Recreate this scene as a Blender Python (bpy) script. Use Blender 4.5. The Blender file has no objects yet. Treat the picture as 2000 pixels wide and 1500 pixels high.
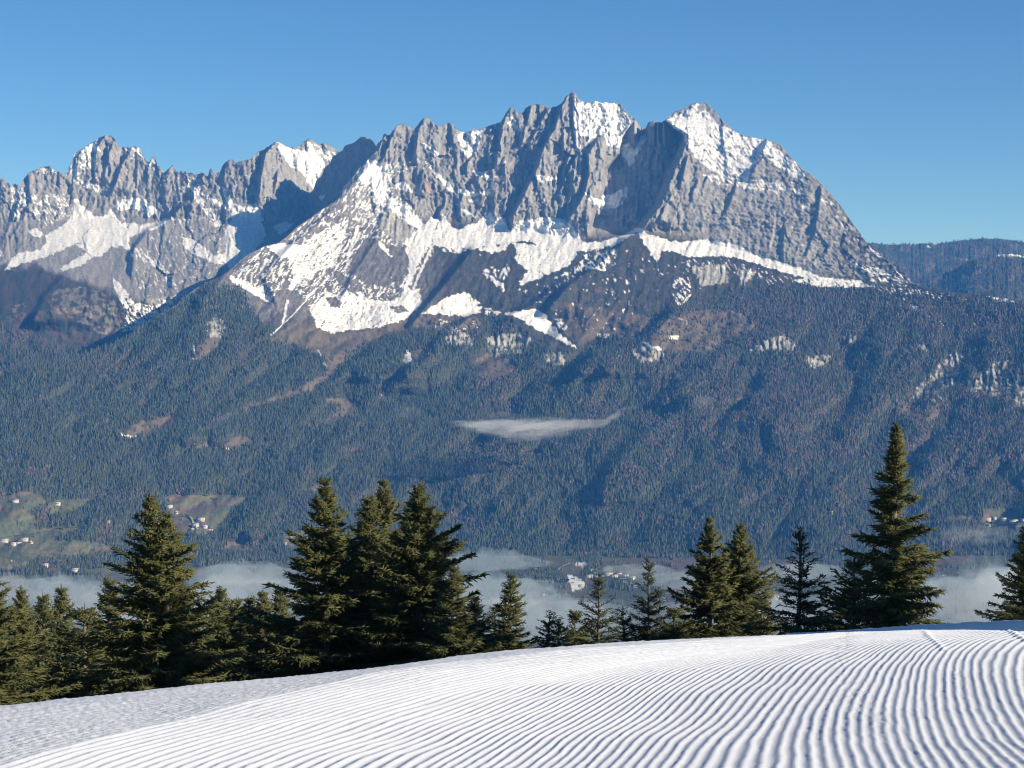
import bpy, math, random
import numpy as np
from mathutils import Vector

random.seed(7)
rng = np.random.default_rng(11)
R = math.radians

# ------------------------------------------------------------------ camera, light, world
W, H, F, HORIZ = 2000.0, 1500.0, 4280.0, 666.0
PITCH = math.atan((750.0 - HORIZ) / F)
scene = bpy.context.scene
col = scene.collection

cam_data = bpy.data.cameras.new('camera')
cam_data.sensor_width = 36.0
cam_data.lens = 36.0 * F / W
cam_data.clip_start = 0.1
cam_data.clip_end = 60000.0
cam = bpy.data.objects.new('camera', cam_data)
cam.location = (0, 0, 0)
cam.rotation_euler = (R(90) - PITCH, 0, 0)
col.objects.link(cam)
scene.camera = cam

SUN_AZ, SUN_EL = R(62), R(23)          # azimuth from straight behind the camera towards the right
sun_dir = Vector((math.cos(SUN_EL) * math.sin(SUN_AZ), -math.cos(SUN_EL) * math.cos(SUN_AZ), math.sin(SUN_EL)))
sun_data = bpy.data.lights.new('sun', 'SUN')
sun_data.energy = 4.8
sun_data.angle = R(0.5)
sun_data.color = (1.0, 0.93, 0.83)
sun = bpy.data.objects.new('sun', sun_data)
sun.rotation_euler = sun_dir.to_track_quat('Z', 'Y').to_euler()
col.objects.link(sun)

world = bpy.data.worlds.new('World')
scene.world = world
world.use_nodes = True
wn = world.node_tree
bg = wn.nodes['Background']
sky = wn.nodes.new('ShaderNodeTexSky')
sky.sky_type = 'NISHITA'
sky.sun_disc = False
sky.sun_elevation = SUN_EL
sky.sun_rotation = math.pi - SUN_AZ
sky.altitude = 1400
sky.air_density = 0.6
sky.dust_density = 0.1
sky.ozone_density = 3.5
hs = wn.nodes.new('ShaderNodeHueSaturation')
hs.inputs['Saturation'].default_value = 1.15
wn.links.new(sky.outputs[0], hs.inputs['Color'])
wn.links.new(hs.outputs[0], bg.inputs[0])
bg.inputs[1].default_value = 0.09
scene.view_settings.view_transform = 'Standard'
scene.view_settings.look = 'None'
scene.view_settings.exposure = 0.45
scene.view_settings.gamma = 1.0
scene.view_settings.use_curve_mapping = False
scene.render.engine = 'CYCLES'
cy = scene.cycles
cy.max_bounces = 4
cy.diffuse_bounces = 3
cy.glossy_bounces = 1
cy.transparent_max_bounces = 6
cy.volume_bounces = 2
cy.use_denoising = True
cy.use_adaptive_sampling = False
cy.pixel_filter_type = 'BLACKMAN_HARRIS'
cy.filter_width = 1.05

HAZE_DENSITY = 4.0e-5
HAZE_COLOR = (0.08, 0.36, 1.0)

# ------------------------------------------------------------------ helpers
def tag(o, label=None, cat=None, group=None, kind=None):
    if label: o['label'] = label
    if cat: o['category'] = cat
    if group: o['group'] = group
    if kind: o['kind'] = kind
    return o

def mesh_from(name, verts, faces, cols=None, smooth=False, mat=None, parent=None, link=True):
    """verts (n,3), faces (m,3|4) numpy -> mesh object"""
    verts = np.asarray(verts, dtype=np.float32)
    faces = np.asarray(faces, dtype=np.int32)
    k = faces.shape[1]
    me = bpy.data.meshes.new(name)
    me.vertices.add(len(verts))
    me.vertices.foreach_set('co', verts.ravel())
    me.loops.add(faces.size)
    me.loops.foreach_set('vertex_index', faces.ravel())
    me.polygons.add(len(faces))
    me.polygons.foreach_set('loop_start', np.arange(0, faces.size, k, dtype=np.int32))
    me.polygons.foreach_set('loop_total', np.full(len(faces), k, dtype=np.int32))
    if smooth:
        me.polygons.foreach_set('use_smooth', np.ones(len(faces), dtype=bool))
    if cols is not None:
        a = me.color_attributes.new('Col', 'FLOAT_COLOR', 'POINT')
        c4 = np.ones((len(verts), 4), dtype=np.float32)
        c4[:, :3] = cols
        a.data.foreach_set('color', c4.ravel())
    me.update(calc_edges=True)
    if mat: me.materials.append(mat)
    o = bpy.data.objects.new(name, me)
    if link: col.objects.link(o)
    if parent: o.parent = parent
    return o

def hash2(ix, iy, seed):
    h = (ix.astype(np.int64) * 374761393 + iy.astype(np.int64) * 668265263 + seed * 1442695041) & 0xFFFFFFFF
    h = ((h ^ (h >> 13)) * 1274126177) & 0xFFFFFFFF
    h = (h ^ (h >> 16)) & 0xFFFFFFFF
    return h.astype(np.float32) / 4294967295.0

def vnoise(x, y, seed=0):
    """smooth gradient noise about -1..1"""
    x0 = np.floor(x); y0 = np.floor(y)
    fx = (x - x0).astype(np.float32); fy = (y - y0).astype(np.float32)
    ix = x0.astype(np.int64); iy = y0.astype(np.int64)
    ux = fx * fx * fx * (fx * (fx * 6 - 15) + 10)
    uy = fy * fy * fy * (fy * (fy * 6 - 15) + 10)
    def g(dx, dy):
        a = hash2(ix + dx, iy + dy, seed) * 6.2831853
        return np.cos(a) * (fx - dx) + np.sin(a) * (fy - dy)
    n0 = g(0, 0) * (1 - ux) + g(1, 0) * ux
    n1 = g(0, 1) * (1 - ux) + g(1, 1) * ux
    return (n0 * (1 - uy) + n1 * uy) * 1.5

def fbm(x, y, oct=4, seed=0, gain=0.5, lac=2.03):
    s = np.zeros(np.broadcast(x, y).shape, np.float32); a = 1.0; t = 0
    for i in range(oct):
        s += a * vnoise(x, y, seed + i * 17); t += a
        x = x * lac + 11.3; y = y * lac + 5.7; a *= gain
    return s / t

def ridged(x, y, oct=4, seed=0, gain=0.55, lac=2.1):
    s = np.zeros(np.broadcast(x, y).shape, np.float32); a = 1.0; t = 0
    for i in range(oct):
        s += a * (1 - np.abs(vnoise(x, y, seed + i * 13)) * 1.6); t += a
        x = x * lac + 3.1; y = y * lac + 7.9; a *= gain
    return s / t

def facets(x, y, seed=0, tilt=1.0):
    """broken rock: every irregular cell is a plane of its own, with small steps between"""
    ix = np.floor(x).astype(np.int64); iy = np.floor(y).astype(np.int64)
    best = np.full(x.shape, 9.0, np.float32); out = np.zeros(x.shape, np.float32)
    for a in (-1, 0, 1):
        for b in (-1, 0, 1):
            jx = ix + a; jy = iy + b
            dx = (jx + hash2(jx, jy, seed) - x).astype(np.float32); dy = (jy + hash2(jx, jy, seed + 1) - y).astype(np.float32)
            d = dx * dx + dy * dy
            t = (hash2(jx, jy, seed + 2) - .5) * 2; u = (hash2(jx, jy, seed + 3) - .5) * 2; o = (hash2(jx, jy, seed + 4) - .5)
            v = tilt * (t * dx + u * dy * .5) + o * .55
            m = d < best
            best = np.where(m, d, best); out = np.where(m, v, out)
    return out

def smooth(e0, e1, x):
    t = np.clip((x - e0) / (e1 - e0), 0, 1)
    return t * t * (3 - 2 * t)

def pt(x, y, r):
    """the point seen at photograph pixel (x, y) at horizontal distance r metres"""
    u = (x - 1000.0) / F; v = (750.0 - y) / F
    dx = u
    dy = math.cos(PITCH) + v * math.sin(PITCH)
    dz = -math.sin(PITCH) + v * math.cos(PITCH)
    h = np.sqrt(dx * dx + dy * dy)
    return np.stack([dx / h * r, dy / h * r, dz / h * r], axis=-1)

def curve(pts):
    a = np.array(pts, float)
    return lambda x: np.interp(x, a[:, 0], a[:, 1])

def icurve(X, xp, fp, sig=45.0):
    """smoothed piecewise curve over the columns of a grid"""
    g = np.arange(-2600, 4600, 4.0)
    v = np.interp(g, xp, fp)
    k = np.exp(-(np.arange(-60, 61) * 4.0 / sig) ** 2 / 2); k /= k.sum()
    v = np.convolve(np.pad(v, 60, 'edge'), k, 'valid')
    return np.interp(X, g, v)

def inside(px, py, poly):
    """even-odd test restricted to the polygon's bounding box"""
    poly = np.array(poly, float)
    out = np.zeros(px.shape, bool)
    x0, y0 = poly.min(0); x1, y1 = poly.max(0)
    m = (px >= x0) & (px <= x1) & (py >= y0) & (py <= y1)
    if not m.any(): return out
    x = px[m]; y = py[m]; r = np.zeros(x.shape, bool)
    n = len(poly)
    for i in range(n):
        xa, ya = poly[i]; xb, yb = poly[(i + 1) % n]
        if ya == yb: continue
        c = ((ya > y) != (yb > y)) & (x < (xb - xa) * (y - ya) / (yb - ya) + xa)
        r ^= c
    out[m] = r
    return out

def grid_faces(nr, nc):
    i = np.arange(nr - 1)[:, None] * nc + np.arange(nc - 1)[None, :]
    i = i.ravel()
    return np.stack([i, i + 1, i + nc + 1, i + nc], axis=1)

# ------------------------------------------------------------------ materials
def new_mat(name, rough=0.9, spec=0.2):
    m = bpy.data.materials.new(name); m.use_nodes = True
    b = m.node_tree.nodes['Principled BSDF']
    b.inputs['Roughness'].default_value = rough
    b.inputs['Specular IOR Level'].default_value = spec
    return m, m.node_tree, b

def mat_terrain():
    m, nt, b = new_mat('terrain_surface', 0.9, 0.1)
    at = nt.nodes.new('ShaderNodeAttribute'); at.attribute_name = 'Col'
    tc = nt.nodes.new('ShaderNodeTexCoord')
    mp = nt.nodes.new('ShaderNodeMapping'); mp.inputs['Scale'].default_value = (0.09, 0.09, 0.035)
    no = nt.nodes.new('ShaderNodeTexNoise'); no.inputs['Scale'].default_value = 1.0; no.inputs['Detail'].default_value = 4
    rp = nt.nodes.new('ShaderNodeMapRange'); rp.inputs[3].default_value = 0.72; rp.inputs[4].default_value = 1.22
    rp.inputs[1].default_value = 0.25; rp.inputs[2].default_value = 0.75
    mx = nt.nodes.new('ShaderNodeVectorMath'); mx.operation = 'SCALE'
    mn = nt.nodes.new('ShaderNodeVectorMath'); mn.operation = 'MINIMUM'; mn.inputs[1].default_value = (0.86, 0.86, 0.86)
    L = nt.links.new
    L(tc.outputs['Object'], mp.inputs[0]); L(mp.outputs[0], no.inputs['Vector']); L(no.outputs[0], rp.inputs[0])
    L(at.outputs['Color'], mx.inputs[0]); L(rp.outputs[0], mx.inputs['Scale']); L(mx.outputs[0], mn.inputs[0])
    L(mn.outputs[0], b.inputs['Base Color'])
    return m
M_TERRAIN = mat_terrain()

def mat_noise(name, c0, c1, scale=3.0, rough=0.85, spec=0.2, rand=0.0):
    m, nt, b = new_mat(name, rough, spec)
    L = nt.links.new
    tc = nt.nodes.new('ShaderNodeTexCoord')
    no = nt.nodes.new('ShaderNodeTexNoise'); no.inputs['Scale'].default_value = scale; no.inputs['Detail'].default_value = 3
    cr = nt.nodes.new('ShaderNodeValToRGB')
    cr.color_ramp.elements[0].position = 0.35; cr.color_ramp.elements[1].position = 0.65
    cr.color_ramp.elements[0].color = (*c0, 1); cr.color_ramp.elements[1].color = (*c1, 1)
    L(tc.outputs['Object'], no.inputs['Vector']); L(no.outputs[0], cr.inputs[0])
    if rand:
        oi = nt.nodes.new('ShaderNodeObjectInfo')
        mr = nt.nodes.new('ShaderNodeMapRange'); mr.inputs[3].default_value = 1 - rand; mr.inputs[4].default_value = 1 + rand
        vm = nt.nodes.new('ShaderNodeVectorMath'); vm.operation = 'SCALE'
        L(oi.outputs['Random'], mr.inputs[0]); L(cr.outputs[0], vm.inputs[0]); L(mr.outputs[0], vm.inputs['Scale'])
        L(vm.outputs[0], b.inputs['Base Color'])
    else:
        L(cr.outputs[0], b.inputs['Base Color'])
    return m

# ------------------------------------------------------------------ terrain relief tools
def rib(X, Y, line, D, wl=4.0, wr=40.0, fade=18.0):
    """a rock rib along a line traced top to bottom: steep left flank, gentle right flank; returns a depth offset in metres"""
    a = np.array(line, float)
    ys, xs = a[:, 1], a[:, 0]
    xl = np.interp(Y, ys, xs)
    dx = X - xl
    f = np.where(dx < 0, np.exp(-(dx / wl) ** 2), np.exp(-np.maximum(dx, 0) / wr))
    t = smooth(ys[0] - fade * .3, ys[0] + fade * .5, Y) * (1 - smooth(ys[-1] - fade, ys[-1] + fade * .5, Y))
    return (-D * f * t).astype(np.float32)

def rib_noise(X, Y, lam=26.0, lamy=150.0, amp=1.0, seed=0, sharp=0.25):
    """irregular sawtooth fluting that runs down the face"""
    wx = X + 16 * fbm(X / 55, Y / 75, 3, seed) + 5 * fbm(X / 14, Y / 22, 2, seed + 5)
    p = wx / lam + 0.6 * vnoise(X / 150, Y / lamy, seed + 9)
    k = np.floor(p); f = p - k
    h = hash2(k, np.floor(Y / lamy + 3 * hash2(k, k, seed)), seed + 3)
    w = sharp
    s = np.where(f < w, f / w, 1 - (f - w) / (1 - w))
    return -amp * s * (0.35 + 0.9 * h)

def paint_cover(X, Y, polys, warp=3.0, seed=0):
    wx = X + warp * 1.4 * fbm(X / 9, Y / 9, 3, seed)
    wy = Y + warp * fbm(X / 9 + 31, Y / 9 + 17, 3, seed + 4)
    c = np.zeros(X.shape, np.float32)
    for d, poly in polys:
        m = inside(wx, wy, poly)
        if d < 0:
            c = np.where(m, -d - 1e-3, c)
        else:
            c = np.where(m, np.maximum(c, d), c)
    return c

# ------------------------------------------------------------------ traced outlines (photograph pixels)
SKY_B = [(-2100,430),(-1700,380),(-1300,420),(-1000,350),(-800,400),(-600,370),(-400,410),(-220,395),(-150,380),(-60,362),(0,346),(10,352),(22,362),(30,360),(40,362),(47,350),(55,338),(70,331),(85,326),(97,325),(105,333),(118,337),(126,342),(132,334),(140,318),(145,302),(153,295),(165,288),(175,282),(186,276),(192,269),(199,267),(205,264),(211,268),(217,265),(223,270),(228,280),(235,288),(243,288),(253,290),(262,286),(272,288),(278,298),(284,312),(290,317),(296,310),(299,305),(303,309),(308,322),(315,330),(320,338),(326,333),(332,328),(337,323),(342,330),(348,337),(356,334),(366,338),(375,337),(383,342),(393,338),(399,338),(403,346),(407,342),(409,332),(413,329),(418,338),(424,340),(430,335),(437,320),(445,314),(453,311),(463,318),(475,314),(488,312),(495,305),(505,296),(515,292),(525,286),(533,281),(541,275),(550,280),(560,286),(572,288),(580,288),(588,283),(596,275),(604,271),(612,275),(620,281),(628,281),(636,281),(645,286),(655,290),(663,298),(672,312),(700,330),(760,360)]
SKY_M = [(480,505),(500,488),(540,445),(580,405),(600,385),(612,370),(618,352),(628,345),(634,328),(645,318),(650,305),(657,303),(663,298),(668,294),(675,284),(690,280),(700,272),(707,266),(712,268),(718,272),(724,270),(730,278),(735,286),(738,278),(746,274),(748,264),(753,261),(757,265),(765,262),(790,262),(830,280)]
SKY_A = [(-2100,900),(-1500,820),(-1000,870),(-500,830),(-220,800),(-100,765),(0,735),(100,708),(200,680),(250,657),(300,620),(345,595),(370,572),(395,555),(430,540),(455,522),(470,507),(490,494),(520,480),(545,474),(560,462),(580,443),(600,430),(620,415),(640,402),(662,386),(672,365),(680,356),(690,345),(700,330),(712,322),(722,308),(730,300),(738,292),(744,280),(750,268),(756,265),(762,262),(770,252),(775,245),(786,243),(798,246),(804,252),(808,255),(812,250),(818,242),(824,233),(832,229),(840,233),(848,242),(858,247),(866,245),(874,241),(881,239),(886,244),(892,254),(900,257),(910,259),(920,256),(926,251),(934,253),(943,253),(946,249),(958,245),(968,242),(976,239),(982,233),(988,222),(994,213),(999,209),(1006,214),(1012,222),(1020,221),(1028,210),(1040,204),(1056,204),(1068,209),(1074,213),(1080,209),(1092,206),(1096,203),(1100,198),(1104,191),(1112,184),(1118,180),(1125,183),(1129,192),(1136,198),(1146,200),(1158,201),(1162,197),(1170,200),(1178,199),(1190,202),(1202,201),(1210,203),(1218,212),(1226,223),(1234,227),(1240,234),(1248,244),(1252,250),(1260,253),(1264,244),(1266,239),(1276,237),(1290,239),(1300,235),(1308,227),(1320,218),(1334,213),(1346,206),(1356,202),(1370,203),(1382,201),(1388,208),(1398,220),(1410,234),(1418,242),(1430,252),(1438,259),(1453,265),(1479,271),(1496,271),(1503,278),(1515,278),(1525,284),(1534,295),(1549,312),(1568,332),(1575,336),(1587,343),(1604,360),(1616,372),(1630,389),(1642,403),(1654,420),(1669,442),(1678,454),(1688,468),(1695,478),(1707,487),(1726,504),(1745,521),(1762,531),(1772,540),(1784,552),(1800,562),(1850,570),(1900,574),(1950,582),(2000,588),(2100,596),(2220,600),(2600,640),(3200,620),(4100,680)]
SKY_C = [(1640,486),(1690,478),(1705,475),(1740,479),(1780,477),(1830,477),(1870,471),(1900,468),(1940,466),(1970,469),(2000,474),(2100,480),(2220,492),(2700,470),(3300,500),(4100,480)]
SKY_C2 = [(1700,560),(1760,545),(1800,545),(1840,535),(1870,525),(1890,512),(1920,503),(1950,498),(1975,496),(2000,500),(2100,505),(2220,510),(2800,540),(4100,520)]

# snow: (share of the ground it covers, outline); a negative share clears what lies below it
SNOW_A = [
 (.42, [(605,600),(560,545),(530,590),(480,562),(448,540),(470,520),(500,488),(545,474),(600,432),(662,386),(700,335),(720,310),(745,318),(790,318),(800,330),(765,345),(765,375),(800,400),(835,440),(848,470),(845,500),(800,548),(825,590),(800,620),(740,640),(690,642),(650,650),(620,640)]),
 (.72, [(605,600),(620,640),(650,651),(690,643),(740,640),(790,625),(825,592),(818,562),(790,575),(760,590),(720,585),(690,560),(670,580),(640,570),(620,590)]),
 (.62, [(560,500),(600,470),(640,445),(680,430),(670,480),(650,520),(620,530),(590,560),(570,540)]),
 (.9, [(545,475),(520,482),(545,500),(580,510),(600,480)]),
 (.9, [(592,505),(575,540),(560,565),(572,568),(590,540),(600,515)]),
 (.95, [(448,538),(470,545),(505,565),(530,585),(525,592),(490,572),(455,552)]),
 (.95, [(700,335),(722,310),(745,320),(760,322),(752,345),(757,375),(745,400),(730,390),(722,360),(705,360)]),
 (.85, [(738,420),(765,385),(800,410),(835,443),(830,455),(790,430),(755,400)]),
 (-.12, [(735,428),(760,405),(800,445),(825,455),(822,470),(800,478),(770,470),(748,450)]),
 (-.10, [(680,520),(700,485),(722,462),(760,478),(800,485),(800,520),(785,545),(750,562),(720,555),(700,545)]),
 (.9, [(742,470),(760,490),(765,505),(755,495),(740,480)]),
 (.9, [(790,470),(845,425),(858,425),(840,480),(820,510),(800,560),(815,590),(800,575),(785,590),(790,555),(800,520)]),
 (-.1, [(636,583),(655,578),(668,592),(665,602),(650,600)]),
 (-.12, [(650,525),(700,550),(700,580),(680,570),(655,545)]),
 (-.15, [(760,598),(790,595),(795,610),(775,612)]),
 (1.0, [(842,478),(848,455),(860,428),(866,418),(872,424),(880,440),(895,450),(912,440),(930,434),(950,422),(957,412),(965,430),(980,422),(986,430),(995,452),(1003,448),(1010,432),(1035,430),(1060,424),(1100,428),(1115,440),(1130,460),(1138,472),(1100,482),(1060,482),(1030,470),(990,474),(950,480),(900,484),(870,482)]),
 (.8, [(1138,474),(1180,470),(1210,462),(1250,443),(1245,452),(1200,478),(1150,490),(1110,492),(1080,482)]),
 (.74, [(1000,474),(1060,480),(1130,478),(1125,500),(1108,520),(1060,540),(1012,558),(1030,530),(1005,508),(1010,490)]),
 (.6, [(855,480),(950,478),(1000,474),(985,490),(960,495),(930,485),(900,494),(870,492)]),
 (.5, [(945,530),(960,520),(980,530),(988,515),(1000,520),(985,545),(985,572),(972,560),(952,545)]),
 (.42, [(1080,545),(1120,520),(1150,500),(1180,495),(1140,530),(1110,550)]),
 (1.0, [(822,612),(850,595),(872,580),(905,571),(915,580),(925,592),(940,606),(935,612),(905,618),(860,614)]),
 (.35, [(820,620),(860,625),(900,630),(925,622),(935,640),(880,645),(850,642)]),
 (1.0, [(985,612),(1020,606),(1050,603),(1062,612),(1075,630),(1090,648),(1108,665),(1130,682),(1110,674),(1075,655),(1045,642),(1015,622)]),
 (.55, [(900,570),(920,575),(945,600),(980,610),(960,618),(935,606)]),
 (.6, [(1165,650),(1195,655),(1190,660),(1168,658)]), (.7, [(1250,665),(1290,680),(1297,685),(1270,682)]),
 (.75, [(790,690),(800,682),(806,705),(790,712)]), (.5, [(1085,610),(1110,640),(1100,645),(1085,630)]),
 (1.0, [(1238,446),(1250,443),(1262,456),(1285,462),(1310,471),(1345,472),(1370,467),(1420,475),(1450,484),(1480,500),(1530,514),(1560,522),(1600,538),(1575,543),(1520,530),(1470,512),(1430,502),(1400,500),(1340,502),(1315,490),(1295,490),(1284,512),(1272,498),(1255,470)]),
 (.66, [(1545,548),(1580,540),(1600,540),(1640,545),(1680,548),(1705,560),(1640,562),(1600,560)]),
 (.3, [(1240,500),(1300,510),(1400,505),(1470,520),(1560,548),(1500,556),(1430,530),(1350,530),(1300,540)]),
 (.42, [(1312,545),(1345,540),(1352,570),(1325,598),(1315,580)]),
 (.27, [(990,560),(1100,545),(1200,500),(1240,480),(1260,520),(1250,600),(1210,640),(1150,650),(1100,610),(1030,590)]),
 (.45, [(1140,500),(1200,470),(1205,500),(1180,530),(1150,525)]),
 (.35, [(1700,530),(1750,530),(1790,555),(1760,560),(1700,550)]),
 (.33, [(1690,556),(1800,566),(1900,585),(2000,592),(2200,604),(2200,612),(1990,600),(1850,590),(1800,600),(1760,585)]),
 (.24, [(1800,610),(1900,600),(2200,620),(2200,670),(1900,650),(1830,640)]),
 (.78, [(1925,578),(1950,580),(1985,588),(1990,592),(1950,588)]), (.7, [(1770,590),(1795,600),(1805,612),(1785,606)]),
 # the right-hand summit
 (.62, [(1304,232),(1330,224),(1345,214),(1357,204),(1366,204),(1360,222),(1378,216),(1398,240),(1430,254),(1450,265),(1500,274),(1530,300),(1575,338),(1568,355),(1535,338),(1505,315),(1492,300),(1470,325),(1455,345),(1460,372),(1452,370),(1440,340),(1415,345),(1385,330),(1362,312),(1345,290),(1335,262),(1315,248)]),
 (.95, [(1362,222),(1380,214),(1400,242),(1450,266),(1480,275),(1500,278),(1540,315),(1520,305),(1480,290),(1430,268),(1385,245)]),
 (.95, [(1322,228),(1345,222),(1348,232),(1335,248),(1310,252),(1322,238)]),
 (.95, [(1543,330),(1575,338),(1570,356),(1555,346)]), (.9, [(1452,340),(1466,335),(1458,370),(1450,362)]),
 (.42, [(1370,340),(1440,345),(1500,350),(1560,360),(1570,380),(1500,375),(1440,365),(1400,360)]),
 (.9, [(1566,402),(1575,392),(1577,402),(1568,412)]),
 (.26, [(1600,365),(1640,410),(1680,470),(1660,470),(1620,410),(1590,380)]),
 (.6, [(1695,480),(1712,492),(1728,506),(1700,492)]), (.5, [(1655,510),(1700,520),(1745,535),(1700,535)]),
 # the middle summit
 (.68, [(1128,200),(1146,201),(1162,198),(1202,202),(1216,215),(1228,232),(1245,250),(1262,256),(1238,268),(1222,275),(1212,284),(1205,300),(1192,290),(1178,262),(1160,270),(1148,280),(1132,262),(1128,235)]),
 (.95, [(1123,190),(1127,210),(1126,240),(1130,270),(1134,290),(1126,290),(1122,250)]),
 (.93, [(1215,286),(1235,272),(1272,254),(1262,276),(1240,302),(1232,325),(1222,312),(1214,300)]),
 (.97, [(1174,385),(1200,378),(1227,364),(1222,390),(1208,404),(1180,412)]),
 (.9, [(1142,374),(1155,385),(1180,392),(1182,410),(1160,400),(1146,388)]),
 # ledges on the wall
 (.6, [(820,277),(840,282),(856,300),(852,308),(835,290),(822,286)]),
 (.62, [(893,262),(905,258),(943,254),(938,275),(928,298),(912,310),(900,290)]),
 (.65, [(812,310),(830,315),(850,335),(880,360),(893,385),(885,380),(862,358),(835,322),(818,318)]),
 (.62, [(900,368),(920,372),(945,375),(962,366),(958,380),(925,384),(900,380)]),
 (.6, [(922,330),(945,336),(968,345),(965,355),(945,350),(928,340)]),
 (.55, [(1040,338),(1062,345),(1090,346),(1085,352),(1055,356)]), (.5, [(915,388),(940,390),(936,395),(915,393)]),
 (.7, [(768,362),(790,352),(805,372),(822,380),(800,375),(770,368)]), (.55, [(990,218),(1010,235),(1018,270),(1005,255),(992,240)]),
 (.6, [(885,395),(905,405),(930,425),(940,430),(915,420),(892,402)]),
]
SNOW_B = [
 (1.0, [(146,388),(152,390),(160,402),(180,418),(192,424),(205,422),(218,408),(224,420),(240,440),(215,452),(180,458),(150,475),(90,502),(40,516),(8,528),(22,508),(30,496),(50,492),(78,488),(90,475),(88,460),(108,450),(125,438),(138,425),(145,405)]),
 (.8, [(160,468),(190,452),(228,440),(252,434),(280,440),(330,428),(312,444),(275,455),(255,462),(250,475),(258,490),(235,482),(215,482),(200,500),(185,500),(160,518),(125,530),(118,525),(150,505),(170,490),(150,480)]),
 (.72, [(222,402),(240,388),(288,388),(292,400),(304,405),(306,418),(290,424),(280,415),(262,408),(235,410)]),
 (1.0, [(446,402),(456,396),(466,402),(490,405),(500,398),(510,412),(514,440),(520,460),(505,480),(480,505),(462,520),(452,525),(430,508),(418,500),(438,495),(442,470),(440,450),(452,432),(452,415)]),
 (.62, [(368,358),(395,375),(430,395),(450,405),(452,415),(430,402),(400,385),(375,372)]), (.6, [(425,345),(440,370),(455,400),(448,400),(432,375)]),
 (.8, [(540,275),(548,282),(562,288),(585,296),(604,290),(625,305),(636,318),(622,350),(612,371),(596,345),(580,330),(565,325),(556,308),(546,295)]),
 (.55, [(596,276),(620,284),(655,300),(640,315),(620,300),(605,290)]),
 (.62, [(220,540),(240,560),(262,590),(300,598),(352,575),(320,610),(285,630),(258,645),(236,648),(250,615),(228,575)]),
 (.7, [(355,462),(372,465),(395,480),(420,500),(440,520),(410,510),(385,500),(360,485)]),
 (.45, [(260,478),(300,500),(330,530),(345,560),(330,555),(300,520),(265,500)]),
 (.6, [(136,318),(150,330),(158,352),(185,362),(212,360),(208,378),(190,375),(160,365),(140,350)]),
 (.4, [(140,300),(165,286),(190,272),(200,300),(180,330),(150,340)]), (.62, [(160,290),(185,280),(187,295),(165,305)]),
 (.4, [(240,290),(275,288),(300,312),(320,340),(305,345),(280,315),(250,310)]),
 (.5, [(78,330),(100,326),(110,335),(95,338),(72,336)]), (.45, [(20,362),(45,365),(60,385),(50,400),(35,430),(25,420)]),
 (.5, [(360,372),(380,365),(420,420),(430,445),(415,440),(390,400)]), (.4, [(330,350),(395,345),(400,370),(350,375)]),
 (.8, [(55,450),(75,445),(85,460),(70,465)]), (.35, [(60,380),(145,380),(140,420),(90,440),(60,420)]), (.5, [(-200,420),(-40,430),(10,500),(-200,530)]),
 (.24, [(280,430),(450,420),(440,510),(350,590),(270,590),(250,500)]), (.8, [(535,440),(560,432),(572,438),(560,452),(545,460)]),
]
# bare or differently grown ground on the front range
ROCK_A = [(1,[(945,662),(975,652),(1010,650),(1040,664),(1038,688),(1000,694),(960,697)]),(1,[(1230,682),(1262,672),(1300,690),(1298,712),(1250,708)]),
 (1,[(1456,690),(1480,668),(1530,652),(1556,668),(1550,685),(1500,690)]),(1,[(1572,705),(1590,690),(1625,695),(1620,720),(1590,722)]),
 (1,[(1782,782),(1795,750),(1822,728),(1840,702),(1858,686),(1890,690),(1886,720),(1872,752),(1850,762),(1838,785),(1805,786)]),
 (1,[(1885,765),(1905,728),(1930,722),(1940,708),(1975,702),(1970,730),(2000,720),(2200,740),(2200,820),(2000,800),(1960,780),(1920,770)]),
 (1,[(860,655),(900,645),(930,660),(920,680),(880,676)]),(1,[(1060,690),(1105,690),(1105,715),(1065,710)]),(1,[(1325,620),(1345,625),(1340,640)]),
 (1,[(400,630),(430,615),(445,640),(430,660),(405,655)]),(.8,[(1640,655),(1700,655),(1715,668),(1650,670)]),(.8,[(1785,680),(1812,670),(1815,690)]),
 (1,[(735,428),(760,405),(800,445),(825,455),(822,470),(800,478),(770,470),(748,450)]),(.8,[(1350,520),(1420,515),(1425,550),(1370,560)]),
 (.8,[(1440,525),(1480,530),(1450,560)])]
MEADOW_A = [(1,[(520,668),(560,640),(600,620),(640,648),(690,646),(800,625),(840,612),(935,618),(940,640),(900,650),(820,640),(760,650),(720,668),(680,690),(655,735),(600,770),(480,802),(470,798),(560,768),(635,730),(640,700),(600,685),(560,672)]),
 (1,[(380,705),(385,680),(410,655),(432,640),(425,680),(400,702)]),(1,[(225,842),(260,828),(310,815),(352,808),(345,830),(310,846),(252,860)]),
 (1,[(372,875),(400,864),(420,858),(425,864),(395,878)]),(1,[(432,872),(455,855),(470,850),(495,858),(480,872),(440,882)]),
 (1,[(600,835),(640,815),(668,800),(640,792),(635,778),(690,780),(702,792),(690,812),(650,830)]),
 (1,[(1100,650),(1115,590),(1160,600),(1250,615),(1300,625),(1395,600),(1455,612),(1478,640),(1440,660),(1380,690),(1290,690),(1240,665),(1180,655),(1130,672)]),
 (1,[(425,1078),(445,1062),(460,1056),(480,1062),(498,1076),(470,1086),(430,1086)]),(.9,[(925,705),(950,690),(1000,700),(1005,735),(960,745),(930,730)]),
 (.9,[(950,810),(1010,795),(1020,815),(960,820)]),(1,[(780,715),(800,690),(845,670),(850,690),(830,712),(800,718)]),
 (.8,[(590,955),(620,945),(660,950),(650,962),(600,962)]),(.8,[(1960,960),(2000,955),(2200,955),(2200,975),(1980,972)]),
 (.8,[(1750,780),(1790,790),(1840,790),(1830,830),(1770,820)])]
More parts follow.
